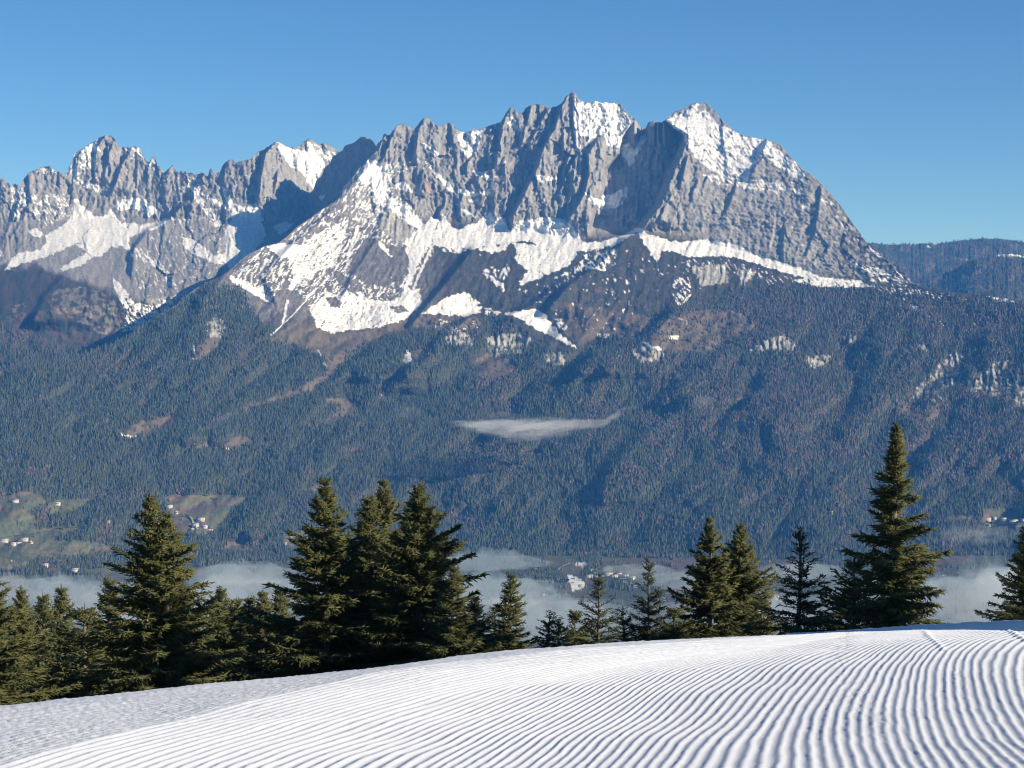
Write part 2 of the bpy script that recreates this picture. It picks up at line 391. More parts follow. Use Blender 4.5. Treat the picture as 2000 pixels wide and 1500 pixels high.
FIELD_A = [(1,[(-220,985),(0,972),(40,960),(85,965),(90,985),(60,1000),(60,1010),(0,1020),(-220,1030)]),(1,[(95,985),(110,975),(175,975),(170,990),(145,1002),(100,1008)]),
 (1,[(-220,1030),(200,1060),(230,1075),(180,1088),(60,1092),(-220,1100)]),
 (1,[(-220,1010),(70,1008),(72,1035),(110,1028),(170,1027),(130,1045),(100,1060),(80,1080),(50,1110),(-220,1150)]),
 (1,[(318,972),(345,966),(380,964),(400,968),(440,962),(480,972),(490,985),(455,990),(445,1010),(440,1020),(425,1035),(400,1045),(340,1045),(320,1020),(330,1000)]),
 (1,[(552,1068),(556,1042),(575,1036),(600,1040),(610,1072),(570,1072)]),
 (1,[(1088,1128),(1095,1108),(1120,1098),(1150,1088),(1180,1086),(1200,1092),(1215,1110),(1240,1128),(1180,1140),(1130,1135)]),
 (1,[(1795,1022),(1830,1012),(1870,1006),(1900,1008),(1912,1018),(1860,1018),(1820,1024)]),
 (1,[(1918,1020),(1922,992),(1960,994),(2000,1006),(2200,1010),(2200,1045),(2000,1036),(1960,1042),(1930,1040)]),
 (.9,[(1610,1005),(1660,1000),(1750,995),(1750,1000),(1660,1006)])]

# ------------------------------------------------------------------ the front range, from the valley floor to the crags
VALLEY_Z = -640.0
def valley_r(y): return -VALLEY_Z * F / (y - HORIZ)

def depth_A(X, Y, base, top):
    """distance of the front range seen at photograph pixel (X, Y)"""
    foot = icurve(X, [-200, 0, 300, 560, 700, 880, 1100, 1600, 1850, 2200], [1130, 1125, 1098, 1092, 1088, 1078, 1082, 1090, 1082, 1080])
    rf = valley_r(foot)
    # further steps of the profile: photograph height -> distance
    t = np.clip((foot - Y) / (foot - 560.0), 0, 1.0)
    ledge = np.interp(X, [-200, 0, 300, 600, 800, 2200], [0.5, 0.5, 0.4, 0.2, 0, 0.05])
    grow = t ** (1.0 - 0.0 * ledge)
    rt = icurve(X, [-220, 0, 300, 460, 700, 900, 1300, 1700, 2200], [8000, 7900, 7850, 7900, 8000, 7980, 7850, 7900, 7700])
    r = rf + (rt - rf) * grow
    # flats at the left where the fields lie
    lf = smooth(760, 500, X) * smooth(940, 1050, Y)
    r = r + 0 * lf
    # above the tree line: gentle, then the wall
    cb = icurve(X, [-220, 450, 560, 700, 760, 850, 1000, 1130, 1240, 1400, 1600, 1690, 1790, 2200], [500, 520, 480, 440, 420, 430, 440, 470, 450, 475, 540, 548, 552, 560])
    rb = rt + np.maximum(560 - cb, 0) * 3.6
    u = np.clip((560 - Y) / np.maximum(560 - cb, 8), 0, 1)
    r = np.where(Y < 560, rt + (rb - rt) * u, r)
    r = np.where((Y < cb) & (Y < 560), rb + (cb - Y) * 1.75, r)
    vall = valley_r(np.maximum(Y, foot))
    r = np.where(Y > foot, vall, r)
    return r, foot, cb

def build_front():
    xs = np.concatenate([np.arange(-2100, -40, 14.0), np.arange(-40, 2041, 1.7), np.arange(2050, 4100, 14.0)])
    top = curve(SKY_A)(xs)
    jag = 2.4 * fbm(xs / 4.5, xs * 0, 3, 3) + 3.2 * np.abs(vnoise(xs / 9, xs * 0 + 4, 5)) * (xs < 1500) - 1
    rocky = (xs > 660) & (xs < 1780)
    top = top + np.where(rocky, jag, 0.5 * jag)
    mid = np.maximum(650.0, top + 40)
    n1, n2 = 262, 190
    v1 = np.linspace(0, 1, n1, endpoint=False)[:, None]
    v2 = np.linspace(0, 1, n2)[:, None]
    Y = np.vstack([top + (mid - top) * v1, mid + (1330 - mid) * v2 ** 1.0])
    X = np.broadcast_to(xs, Y.shape).copy()
    r, foot, cb = depth_A(X, Y, None, top)
    wall = smooth(12, -14, Y - cb) * smooth(655, 745, X) * (1 - smooth(1790, 1830, X))
    steep = smooth(640, 560, Y)
    # --- the crags: large ribs and gullies traced, fluting in between
    d = np.zeros(Y.shape, np.float32)
    G = lambda *a, **k: rib(X, Y, *a, **k)
    d += G([(1112,182),(1095,215),(1085,250),(1062,290),(1050,330),(1025,380),(1005,420),(1000,450)], 62, 5, 62)
    d += G([(1118,180),(1122,240),(1130,300),(1118,360),(1108,420)], 22, 4, 25)
    d += G([(1075,210),(1055,240),(1035,285),(1022,320)], 30, 4, 20)
    d += G([(1040,204),(1030,240),(1020,290)], 26, 4, 25)
    d += G([(998,209),(985,240),(975,290),(968,330),(950,335)], 40, 5, 35)
    d += G([(1010,225),(1018,260),(1018,300)], 22, 3, 18)
    d += G([(940,262),(930,300),(905,330)], 24, 4, 30)
    d += G([(960,330),(930,350),(905,380),(895,410)], 22, 4, 26)
    d += G([(880,239),(886,275),(893,300)], 18, 3, 16)
    d += G([(832,229),(818,255),(815,290),(805,310)], 38, 4, 32)
    d += G([(798,246),(798,275),(792,300)], 16, 3, 16)
    d += G([(775,245),(768,262),(755,300),(745,320)], 42, 4, 24)
    d += G([(828,330),(822,360),(820,385)], 20, 3, 40)
    d += G([(800,365),(802,395),(800,410)], 14, 3, 20)
    d += G([(872,395),(860,415),(862,430)], 20, 3, 20)
    d += G([(1170,270),(1150,300),(1152,340),(1142,380),(1115,425),(1112,440)], 58, 4, 34)
    d += G([(1118,290),(1108,320),(1100,350)], 20, 3, 18)
    d += G([(1152,380),(1145,420),(1150,465)], 18, 4, 30)
    # the basin left of the right-hand summit: everything right of x=1175 stands far back until the summit's arête
    bl = np.interp(Y, [225, 270, 300, 330, 370, 410, 450, 480], [1245, 1212, 1208, 1182, 1176, 1160, 1150, 1150])
    br = np.interp(Y, [225, 240, 265, 300, 330, 400, 440, 480], [1268, 1300, 1338, 1326, 1312, 1285, 1252, 1240])
    bas = smooth(-3, 6, X - bl) * (1 - smooth(-8, 8, X - br)) * smooth(228, 262, Y) * (1 - smooth(440, 466, Y))
    d += 185 * bas.astype(np.float32)
    arete = [(1300,236),(1338,262),(1330,290),(1318,320),(1302,352),(1288,395),(1262,430),(1250,445)]
    d += G(arete, 70, 4, 95)
    d += G([(1282,262),(1290,285),(1280,325)], 60, 4, 26)
    d += G([(1345,300),(1335,340),(1328,372)], 22, 3, 24)
    d += G([(1365,350),(1355,375),(1350,400)], 12, 3, 24)
    d += G([(1385,340),(1372,372)], 14, 3, 26)
    d += G([(1440,360),(1425,400),(1408,430)], 14, 3, 40)
    d += G([(1500,275),(1480,320),(1465,350)], 30, 8, 45)
    d += G([(1605,360),(1600,410),(1590,460),(1575,500)], 16, 4, 40)
    d += G([(1535,440),(1530,480),(1532,515)], 16, 4, 30)
    fold = 11 * (ridged((X - .9 * Y) / 46, (Y + .4 * X) / 90, 4, 141) - .6) + 9 * (ridged((X + .7 * Y) / 30, (Y - .3 * X) / 70, 4, 147) - .6)
    rf_ = smooth(1290, 1350, X)
    d += wall * (fold * (0.5 - .1 * rf_) + 12 * rf_ * (ridged((X - .5 * Y) / 90, (Y + .5 * X) / 60, 3, 155) - .6) + (7 - 4.5 * rf_) * (ridged(X / 13, Y / 17, 3, 149) - .6)).astype(np.float32)
    fl = rib_noise(X, Y, 34, 160, 1.0, 1) * 13 + rib_noise(X, Y, 12, 80, 1.0, 21) * 4.5 + rib_noise(X, Y, 5.5, 40, 1.0, 41) * 2.0
    amp = np.interp(X, [650, 760, 1120, 1300, 1400, 1700, 1800], [0.6, 1.05, 1.15, 0.8, 0.12, 0.14, 0.3])
    snowy = smooth(260, 330, Y) * 0 + 1
    d += wall * fl * amp
    wX = X + 5 * fbm(X / 18, Y / 18, 3, 161); wY = Y + 9 * fbm(X / 22, Y / 22, 3, 162)
    fa = 26 * facets(wX / 62, wY / 100, 159, 1.4) + 14 * facets(wX / 24, wY / 48, 163, 1.3) + 8 * facets(wX / 10, wY / 22, 167, 1.3) + 3.2 * facets(wX / 5, wY / 9, 171, 1.3)
    d += wall * fa * (1 - .72 * rf_)
    d += (1 - wall) * smooth(660, 620, Y) * (4 * facets((X + .6 * Y) / 13, (Y - .3 * X) / 22, 175, 1.3) + 2 * facets(wX / 6, wY / 8, 177, 1.3))
    d += wall * (9 * fbm(X / 26, Y / 9, 4, 77) + 3.5 * fbm(X / 6, Y / 5, 3, 78))
    # rough snow slopes and screes below the wall
    sl = smooth(700, 600, Y) * (1 - wall)
    wx = X + 0.55 * (Y - 500) * np.where(X < 760, 1, 0.4)
    d += sl * (16 * ridged(wx / 60, Y / 120, 4, 91) + 6 * fbm(wx / 14, Y / 26, 4, 95) - 8)
    # left spur: crest of a ridge falls to the left
    d += G([(744,300),(700,350),(640,420),(560,490),(520,540),(545,600)], 45, 10, 60) * .8
    d += G([(760,400),(735,470),(690,540),(660,600)], 40, 8, 50) * .8
    d += G([(930,480),(900,520),(850,580),(800,640)], 70, 12, 80) * .9
    d += G([(1110,545),(1050,590),(980,625)], 50, 14, 80)
    d += G([(1240,455),(1180,510),(1110,560),(1060,620)], 75, 14, 90)
    # wooded spurs
    d += G([(1330,600),(1270,660),(1180,690),(1120,740)], 90, 14, 120)
    d += G([(1500,650),(1460,670),(1400,700),(1330,760),(1290,800)], 62, 18, 140)
    d += G([(1500,730),(1490,770),(1440,810),(1420,840)], 45, 12, 90)
    d += G([(1360,770),(1300,830),(1230,890),(1195,940),(1180,990)], 75, 26, 190)
    d += G([(930,612),(880,650),(850,690),(800,730),(760,770)], 80, 14, 90)
    d += G([(830,640),(760,670),(700,710),(655,750)], 60, 14, 90)
    d += G([(455,522),(400,590),(380,650),(300,720),(200,760)], 60, 16, 110)
    d += G([(620,680),(560,720),(460,790),(380,850),(350,870)], 60, 14, 110)
    d += G([(700,820),(620,900),(520,980),(440,1060)], 60, 26, 170)
    d += G([(1000,820),(940,900),(900,1000)], 50, 24, 150)
    d += G([(1780,600),(1740,660),(1700,760),(1650,860)], 40, 24, 150)
    d += G([(1950,640),(1930,720),(1880,820),(1800,920)], 40, 26, 150)
    d += G([(240,960),(190,1000),(170,1040)], 30, 12, 60)
    wood = smooth(560, 660, Y) * (1 - smooth(-30, 25, Y - foot))
    d += wood * (120 * (ridged(X / 230 + .45 * Y / 130, Y / 200, 3, 61) - .6) + 22 * (ridged(X / 80 + .5 * Y / 80, Y / 90, 3, 64) - .6) + 10 * fbm(X / 34, Y / 34, 3, 66) + 4 * fbm(X / 9, Y / 9, 2, 67))
    cliffm = paint_cover(X, Y, ROCK_A, 5, 8)
    d += np.where(cliffm > .5, 1, 0) * (rib_noise(X, Y, 14, 60, 1, 5) * 10 + 5)
    r = r + d
    P = pt(X, Y, r)
    P[..., 2] = np.where(Y > foot + 4, np.minimum(P[..., 2], VALLEY_Z + 1.5 * fbm(X / 90, r / 90, 2, 4)), P[..., 2])
    # normals for the snow to lie by
    du = np.gradient(P, axis=1); dv = np.gradient(P, axis=0)
    N = np.cross(dv, du); N /= np.linalg.norm(N, axis=-1, keepdims=True) + 1e-9
    N *= np.sign(N[..., 2:3] + 1e-9)
    nz = N[..., 2]
    # --- ground cover
    streak = fbm((X + .62 * Y) / 6.0, (Y - .3 * X) / 15.0, 4, 31) * .62 + fbm(X / 3.6, Y / 3.0, 2, 37) * .30
    vert = fbm(X / 5.5, Y / 9.0, 3, 39) * .42 + fbm(X / 14, Y / 12, 2, 38) * .34
    lft = smooth(860, 760, X) 
    diag2 = fbm((X - .7 * Y) / 5.0, (Y + .35 * X) / 15.0, 4, 131) * .66 + fbm(X / 3.2, Y / 2.6, 2, 137) * .22
    rgt = smooth(1290, 1340, X)
    tex = streak * lft + (1 - lft) * (vert * (1 - rgt) + diag2 * rgt)
    cov = paint_cover(X, Y, SNOW_A, 4.5, 2)
    base = np.where(wall > .4, 0.01, 0.08) * (1 - smooth(600, 640, Y))
    base = base * np.interp(X, [1300, 1400, 1800], [1, .3, .1])
    cov = np.maximum(cov, base)
    lim = 0.5 - np.where(wall > .4, np.clip((nz - .52) * .55, -.12, .2), np.clip((nz - .75) * .25, -.08, .08))
    snow = smooth(-.03, .03, cov + tex * np.where(cov > .9, .4, 1.0) - lim)
    # rock
    rk = .27 + .08 * fbm(X / 7, Y / 24, 4, 51) + .035 * fbm(X / 45, Y / 50, 3, 52) + .03 * fbm(X / 2.6, Y / 4, 2, 53)
    rk = rk * (1 + .14 * smooth(1290, 1400, X) * smooth(330, 400, Y))
    rock = rk[..., None] * np.array([1.03, 1.0, .96])
    warm = np.clip(fbm(X / 26, Y / 34, 3, 57) * 2 - .5, 0, 1) * .4
    rock = rock * (1 - warm[..., None]) + warm[..., None] * rk[..., None] * np.array([1.25, 1.05, .80])
    red = np.exp(-((X - 832) / 5.5) ** 2 - ((Y - 365) / 13) ** 2)[..., None] * (.6 + .4 * fbm(X / 3, Y / 9, 2, 58)[..., None])
    rock = rock * (1 - red) + red * np.array([.50, .24, .12])
    tan = (np.exp(-((X - 1310) / 28) ** 2 - ((Y - 452) / 14) ** 2) + .6 * np.exp(-((X - 1425) / 12) ** 2 - ((Y - 395) / 26) ** 2))[..., None] * .5
    rock = rock * (1 - tan) + tan * np.array([.40, .33, .22])
    # dwarf pine, heath, meadow, fields
    scr = np.array([.045, .055, .038]); heath = np.array([.115, .088, .075]); grass = np.array([.12, .115, .065])
    m1 = smooth(-.25, .12, fbm(X / 14, Y / 14, 5, 71, .7))[..., None]
    ground = scr * m1 + heath * .75 * (1 - m1)
    gl = np.array([.20, .188, .178])                       # screes left under the spur
    lsc = (smooth(880, 800, X) * smooth(660, 600, Y))[..., None]
    ground = ground * (1 - lsc) + (gl * (.75 + .5 * fbm(X / 6, Y / 10, 3, 73)[..., None])) * lsc
    mead = paint_cover(X, Y, MEADOW_A, 5, 14)[..., None] > .5
    mcol = np.array([.108, .085, .078]) * (.95 + .5 * fbm(X / 14, Y / 8, 3, 75)[..., None]) + np.array([.02, .02, .0])
    ground = np.where(mead, mcol, ground)
    fieldm = (paint_cover(X, Y, FIELD_A, 2.0, 15)[..., None] > .5) | ((Y > foot + 2)[..., None])
    fk = hash2(np.floor((X + Y * .8) / 75 + .6 * vnoise(X / 90, Y / 40, 5)), np.floor(Y / 17 + .8 * vnoise(X / 120, Y / 40, 6)), 9)[..., None]
    fcol = np.where(fk < .45, np.array([.085, .100, .065]), np.where(fk < .75, np.array([.115, .115, .070]), np.array([.125, .10, .08])))
    fcol = fcol * (1 + .25 * fbm(X / 20, Y / 4, 3, 76)[..., None])
    ground = np.where(fieldm, fcol, ground)
    onrock = np.maximum(wall * smooth(.0, .3, .5 + 0 * X), (cliffm > .5) * 1.0)
    edge = smooth(1560, 1700, X) * smooth(330, 470, Y) * smooth(.0, .25, fbm(X / 8, Y / 8, 3, 81) + .12)
    onrock = np.clip(onrock - .95 * edge * (X > 1590), 0, 1)[..., None]
    lrock = np.where(cliffm[..., None] > .5, np.array([.37, .36, .325]) * (.75 + .6 * (fbm(X / 4, Y / 9, 3, 83)[..., None] + .3)), rock)
    rockm = np.where((cliffm > .5)[..., None] & (Y[..., None] > 600), smooth(-.3, .05, fbm(X / 9, Y / 14, 4, 88))[..., None], 1.0)
    colr = ground * (1 - onrock * rockm) + lrock * onrock * rockm
    # narrow avalanche gullies of snow
    def streakline(pts, w):
        a = np.array(pts, float)
        xl = np.interp(Y, a[:, 1], a[:, 0]) + 2.0 * fbm(Y / 9, X * 0, 2, int(pts[0][0]))
        return (np.abs(X - xl) < w * (1 + .6 * vnoise(X / 8, Y / 8, 3))) & (Y > a[0, 1]) & (Y < a[-1, 1])
    for pts_, w in [([(562,585),(556,615),(553,632)], 2.2), ([(620,562),(575,612),(530,655)], 1.6), ([(845,478),(815,545),(800,590)], 2.5), ([(760,318),(775,345),(800,330)], 2),
                    ([(700,440),(680,500)], 3), ([(380,672),(378,706)], 1.5), ([(622,684),(636,715)], 1.2), ([(1350,575),(1330,596)], 2)]:
        snow = np.maximum(snow, streakline(pts_, w) * 1.0)
    # a few low patches of old snow
    low = [(1,[(232,842),(245,850),(268,852),(262,858),(240,856)]),(1,[(438,878),(446,876),(444,880)]),(.9,[(1120,1102),(1150,1092),(1172,1096),(1160,1106),(1130,1106)]),
           (.9,[(1145,1112),(1168,1114),(1166,1118),(1150,1116)]),(1,[(1108,1122),(1140,1132),(1142,1146),(1118,1156)]),(.9,[(1304,654),(1328,656),(1322,662),(1308,660)])]
    lowc = paint_cover(X, Y, low, 2.5, 44)
    snow = np.maximum(snow, smooth(.4, .6, lowc + tex))
    scol = np.array([.80, .80, .79])
    colr = colr * (1 - snow[..., None]) + scol * snow[..., None]
    # back of the mountain
    nr, nc = Y.shape
    back = []
    for k, (dr, dz) in enumerate([(60, -90), (600, -700), (1200, -1500)]):
        b = P[0].copy(); rr = np.hypot(b[:, 0], b[:, 1]); s = (rr + dr) / rr
        b[:, 0] *= s; b[:, 1] *= s; b[:, 2] += dz; b[:, 2] = np.maximum(b[:, 2], VALLEY_Z)
        back.append(b)
    allP = np.concatenate([np.stack(back[::-1]), P], axis=0)
    allC = np.concatenate([np.repeat(colr[:1], 3, axis=0), colr], axis=0)
    o = mesh_from('mountain_range', allP.reshape(-1, 3), grid_faces(nr + 3, nc), allC.reshape(-1, 3), smooth=True, mat=M_TERRAIN)
    tag(o, 'grey limestone mountain range with snowy ledges above dark wooded slopes', None, kind='structure')
    # forest cover
    fm = np.ones(Y.shape, np.float32) * smooth(585, 640, Y + 14 * fbm(X / 26, Y / 26, 3, 101))
    hi = (Y < 640)
    fm *= np.where((X > 860) & (Y < 590), smooth(-.1, .3, fbm(X / 20, Y / 14, 3, 103)) * .4, 1)
    # tree line by column
    tl = np.interp(X, [-200, 0, 240, 400, 470, 520, 620, 800, 960, 1100, 1300, 1500, 1600, 1800, 2200], [700, 690, 655, 555, 560, 640, 680, 650, 612, 690, 600, 555, 555, 575, 590])
    fm = smooth(-6, 22, Y - tl + 10 * fbm(X / 18, Y / 18, 3, 104))
    fm *= (1 - smooth(.2, .6, mead[..., 0] * 1.0) * np.where(X > 1080, .84, .95)) * (1 - fieldm[..., 0] * .985) * (1 - (cliffm > .5) * .9) * (1 - np.clip(snow, 0, 1) * .85)
    # groves on the valley floor
    grove = (Y > foot + 2) & (fbm(X / 70, Y / 12, 3, 107) > .30)
    fm = np.where(grove, .8, fm)
    hedge = [(1,[(250,1080),(430,1075),(560,1090),(400,1100),(250,1096)]),(1,[(890,1112),(1010,1105),(1090,1118),(1110,1138),(960,1135)]),(1,[(1200,1136),(1235,1134),(1232,1150),(1200,1150)])]
    fm = np.where(paint_cover(X, Y, hedge, 4, 48) > .5, 1, fm)
    brown = smooth(.0, .35, fbm(X / 60, Y / 45, 4, 109) + np.interp(X, [0, 900, 1250, 1500, 2000], [-.30, -.2, .2, .24, .26]) * smooth(1050, 800, Y) + .3 * smooth(690, 620, Y) * (X > 700))
    bp = paint_cover(X, Y, [(1,[(1330,760),(1400,700),(1480,715),(1640,760),(1700,850),(1600,900),(1480,890),(1400,850)]), (1,[(1750,790),(1900,800),(1990,900),(1900,960),(1800,930),(1740,860)]), (1,[(920,700),(1020,720),(1010,800),(930,780)]),
        (.9,[(1640,580),(1900,600),(1990,650),(1800,660),(1650,630)]), (.8,[(880,860),(1000,850),(1060,900),(980,960),(900,930)]), (.7,[(160,700),(280,680),(330,720),(260,780),(170,760)]), (.8,[(430,640),(500,640),(520,700),(440,720)])], 16, 49)
    brown = np.maximum(brown * .8, bp * smooth(-.25, .15, fbm(X / 18, Y / 18, 3, 111)))
    return P, fm, brown, X, Y

FRONT_P, FRONT_FM, FRONT_BR, FRONT_X, FRONT_Y = build_front()

def build_back(name, sky, x0, x1, step, ybot, rfun, relief, colour, rows, seed, label):
    xs = np.concatenate([np.arange(x0 - 1900, x0 + 150, 14.0) if x0 < 0 else [], np.arange(x0 + (150 if x0 < 0 else 0), min(x1, 2040), step), np.arange(2050, 4100, 14.0) if x1 > 2100 else []])
    top = curve(sky)(xs) + 2.4 * fbm(xs / 4.5, xs * 0, 3, seed) + 3.0 * np.abs(vnoise(xs / 8, xs * 0 + 4, seed + 1)) - 1
    v = np.linspace(0, 1, rows)[:, None]
    Y = top + (ybot - top) * v
    X = np.broadcast_to(xs, Y.shape).copy()
    r = rfun(X, Y, top) + relief(X, Y)
    P = pt(X, Y, r)
    du = np.gradient(P, axis=1); dv = np.gradient(P, axis=0)
    N = np.cross(dv, du); N /= np.linalg.norm(N, axis=-1, keepdims=True) + 1e-9
    N *= np.sign(N[..., 2:3] + 1e-9)
    C, fm, br = colour(X, Y, N[..., 2])
    back = []
    for dr, dz in [(60, -90), (700, -700), (1300, -1400)]:
        b = P[0].copy(); rr = np.hypot(b[:, 0], b[:, 1]); s = (rr + dr) / rr
        b[:, 0] *= s; b[:, 1] *= s; b[:, 2] += dz; b[:, 2] = np.maximum(b[:, 2], VALLEY_Z)
        back.append(b)
    allP = np.concatenate([np.stack(back[::-1]), P], axis=0)
    allC = np.concatenate([np.repeat(C[:1], 3, axis=0), C], axis=0)
    o = mesh_from(name, allP.reshape(-1, 3), grid_faces(rows + 3, len(xs)), allC.reshape(-1, 3), smooth=True, mat=M_TERRAIN)
    tag(o, label, None, kind='structure')
    return P, fm, br

def rock_col(X, Y, seed):
    rk = .27 + .08 * fbm(X / 7, Y / 22, 4, seed) + .035 * fbm(X / 45, Y / 50, 3, seed + 1) + .03 * fbm(X / 2.6, Y / 4, 2, seed + 2)
    return rk[..., None] * np.array([1.03, 1.0, .96])

# left massif behind
def r_B(X, Y, top):
    base = icurve(X, [-220, 0, 300, 450, 560, 640, 760], [9700, 9600, 9440, 9195, 9170, 9340, 9300])
    cb = icurve(X, [-220, 150, 300, 760], [450, 425, 425, 440], 80)
    r = base + np.where(Y > cb, -(Y - cb) * 7.5, (cb - Y) * 1.9)
    return np.maximum(r, 8150 + (760 - Y) * .5)
def relief_B(X, Y):
    G = lambda *a, **k: rib(X, Y, *a, **k)
    d = G([(205,264),(190,290),(186,330),(188,360)], 34, 4, 24) + G([(225,272),(214,300),(205,345),(215,370)], 30, 4, 26) + G([(262,287),(240,320),(230,350),(218,380)], 36, 4, 40)
    d += G([(165,288),(150,310),(150,345)], 24, 3, 22) + G([(296,310),(290,340),(282,370)], 18, 4, 24) + G([(337,325),(322,345),(312,370)], 18, 4, 26)
    d += G([(55,338),(58,370),(62,400)], 30, 4, 30) + G([(40,390),(20,440),(0,490)], 26, 5, 34) + G([(62,385),(40,440),(10,480)], 24, 4, 40)
    d += G([(410,330),(408,350)], 20, 3, 18) + G([(541,275),(520,300),(510,350),(505,400)], 60, 5, 40) + G([(445,314),(438,350),(440,380)], 20, 4, 40)
    d += G([(545,330),(538,370)], 30, 4, 16) + G([(604,271),(590,300),(575,330)], 34, 8, 40)
    d += G([(370,390),(330,430),(290,450),(262,490),(258,545)], 70, 8, 90) + G([(330,470),(345,520),(330,570)], 18, 6, 30)
    d += G([(440,440),(425,480),(400,520)], 20, 6, 40)
    d += G([(130,535),(90,580),(60,640)], 60, 10, 90)
    cb = np.interp(X, [-220, 0, 60, 150, 300, 380, 450, 520, 640, 760], [515, 510, 490, 395, 420, 580, 500, 520, 440, 440])
    wall = smooth(12, -14, Y - cb)
    fl = rib_noise(X, Y, 26, 130, 1.0, 201) * 14 + rib_noise(X, Y, 11, 70, 1.0, 221) * 6.5 + rib_noise(X, Y, 5.5, 40, 1.0, 241) * 2.2
    wX = X + 5 * fbm(X / 18, Y / 18, 3, 161); wY = Y + 9 * fbm(X / 22, Y / 22, 3, 162)
    d += (wall * .9 + (.35 + .5 * smooth(200, 280, X)) * (1 - wall) * smooth(640, 600, Y)) * (22 * facets(wX / 55, wY / 90, 259, 1.4) + 13 * facets(wX / 24, wY / 44, 263, 1.3) + 8 * facets(wX / 10, wY / 20, 267, 1.3) + 3.2 * facets(wX / 5, wY / 9, 271, 1.3))
    d += wall * (fl * .7 + 7 * (ridged((X + .6 * Y) / 30, (Y - .3 * X) / 70, 4, 247) - .6) + 7 * (ridged(X / 13, Y / 17, 3, 249) - .6) + 9 * fbm(X / 24, Y / 9, 4, 277) + 3.5 * fbm(X / 6, Y / 5, 3, 278))
    d += (1 - wall) * (18 * (ridged(X / 70 + Y / 160, Y / 110, 4, 261) - .5) + 5 * fbm(X / 14, Y / 14, 3, 262))
    d += smooth(600, 680, Y) * 30 * (ridged(X / 150, Y / 120, 3, 263) - .5)
    return d
def col_B(X, Y, nz):
    rock = rock_col(X, Y, 251)
    cov = paint_cover(X, Y, SNOW_B, 4.5, 5)
    cov = np.where((cov <= 0) & (Y > 540), -.4, cov)
    cb = np.interp(X, [-220, 0, 60, 150, 300, 380, 450, 520, 640, 760], [515, 520, 515, 545, 600, 590, 530, 520, 460, 460])
    isr = smooth(10, -10, Y - cb + 14 * fbm(X / 20, Y / 20, 3, 281))
    base = np.where(isr > .5, .03, -.4)
    cov = np.maximum(cov, base)
    tex = fbm((X - .5 * Y) / 5.5, (Y + .3 * X) / 13.0, 4, 231) * .62 + fbm(X / 3.4, Y / 2.8, 2, 237) * .28
    lim = .5 - np.clip((nz - .52) * .55, -.12, np.where(Y > 430, .04, .2))
    snow = smooth(-.03, .03, cov + tex * np.where(cov > .9, .4, 1.0) - lim)
    scr = np.array([.045, .055, .038]); heath = np.array([.13, .10, .08])
    m1 = smooth(-.15, .2, fbm(X / 24, Y / 24, 4, 271))[..., None]
    ground = scr * m1 + heath * .6 * (1 - m1)
    rp = paint_cover(X, Y, [(1,[(95,590),(110,565),(150,558),(200,570),(235,600),(240,640),(200,655),(150,625),(110,610)]), (1,[(20,600),(50,590),(45,612),(25,612)])], 6, 6)[..., None]
    lr = np.array([.19, .175, .15]) * (.8 + .6 * (fbm(X / 5, Y / 9, 3, 283)[..., None] + .2))
    ground = np.where((rp > .5) & (fbm(X / 12, Y / 12, 4, 285)[..., None] > -.02), lr, ground)
    c = ground * (1 - isr[..., None]) + rock * isr[..., None]
    c = c * (1 - snow[..., None]) + np.array([.80, .80, .79]) * snow[..., None]
    tl = np.interp(X, [-200, 0, 60, 100, 200, 300, 400, 520], [620, 625, 650, 675, 690, 700, 560, 580])
    fm = smooth(-8, 30, Y - tl + 16 * fbm(X / 20, Y / 20, 3, 291)) * (1 - .7 * (rp[..., 0] > .5)) * (1 - snow)
    br = smooth(.05, .3, fbm(X / 60, Y / 45, 4, 299))
    return c, fm, br
B_P, B_FM, B_BR = build_back('snowy_mountain', SKY_B, -190, 700, 1.7, 790, r_B, relief_B, col_B, 280, 205, 'grey mountain massif with snow gullies behind the wooded spur at left')

# shadowed wall that closes the gully
def r_M(X, Y, top): return 8680 + np.maximum(770 - X, 0) * 3.4 + (480 - Y) * .9
def relief_M(X, Y): return rib_noise(X, Y, 30, 120, 1.0, 301) * 16 + rib_noise(X, Y, 11, 60, 1.0, 321) * 6 + 8 * fbm(X / 20, Y / 12, 4, 305)
def col_M(X, Y, nz):
    rock = rock_col(X, Y, 351)
    cov = np.maximum(paint_cover(X, Y, [(.8,[(535,440),(560,432),(572,438),(560,452),(545,460)]),(.7,[(588,385),(600,388),(596,396)]),(.7,[(622,385),(634,380),(628,392)])], 3, 7), .10)
    tex = fbm(X / 6, Y / 10, 4, 331) * .3
    snow = smooth(-.03, .03, cov + tex - .5 + np.clip((nz - .5) * .4, -.1, .1))[..., None]
    return rock * (1 - snow) + .8 * snow, np.zeros(X.shape, np.float32), np.zeros(X.shape, np.float32)
build_back('shaded_ridge', SKY_M, 484, 830, 1.9, 560, r_M, relief_M, col_M, 130, 305, 'steep rock wall in blue shadow left of the main crags')

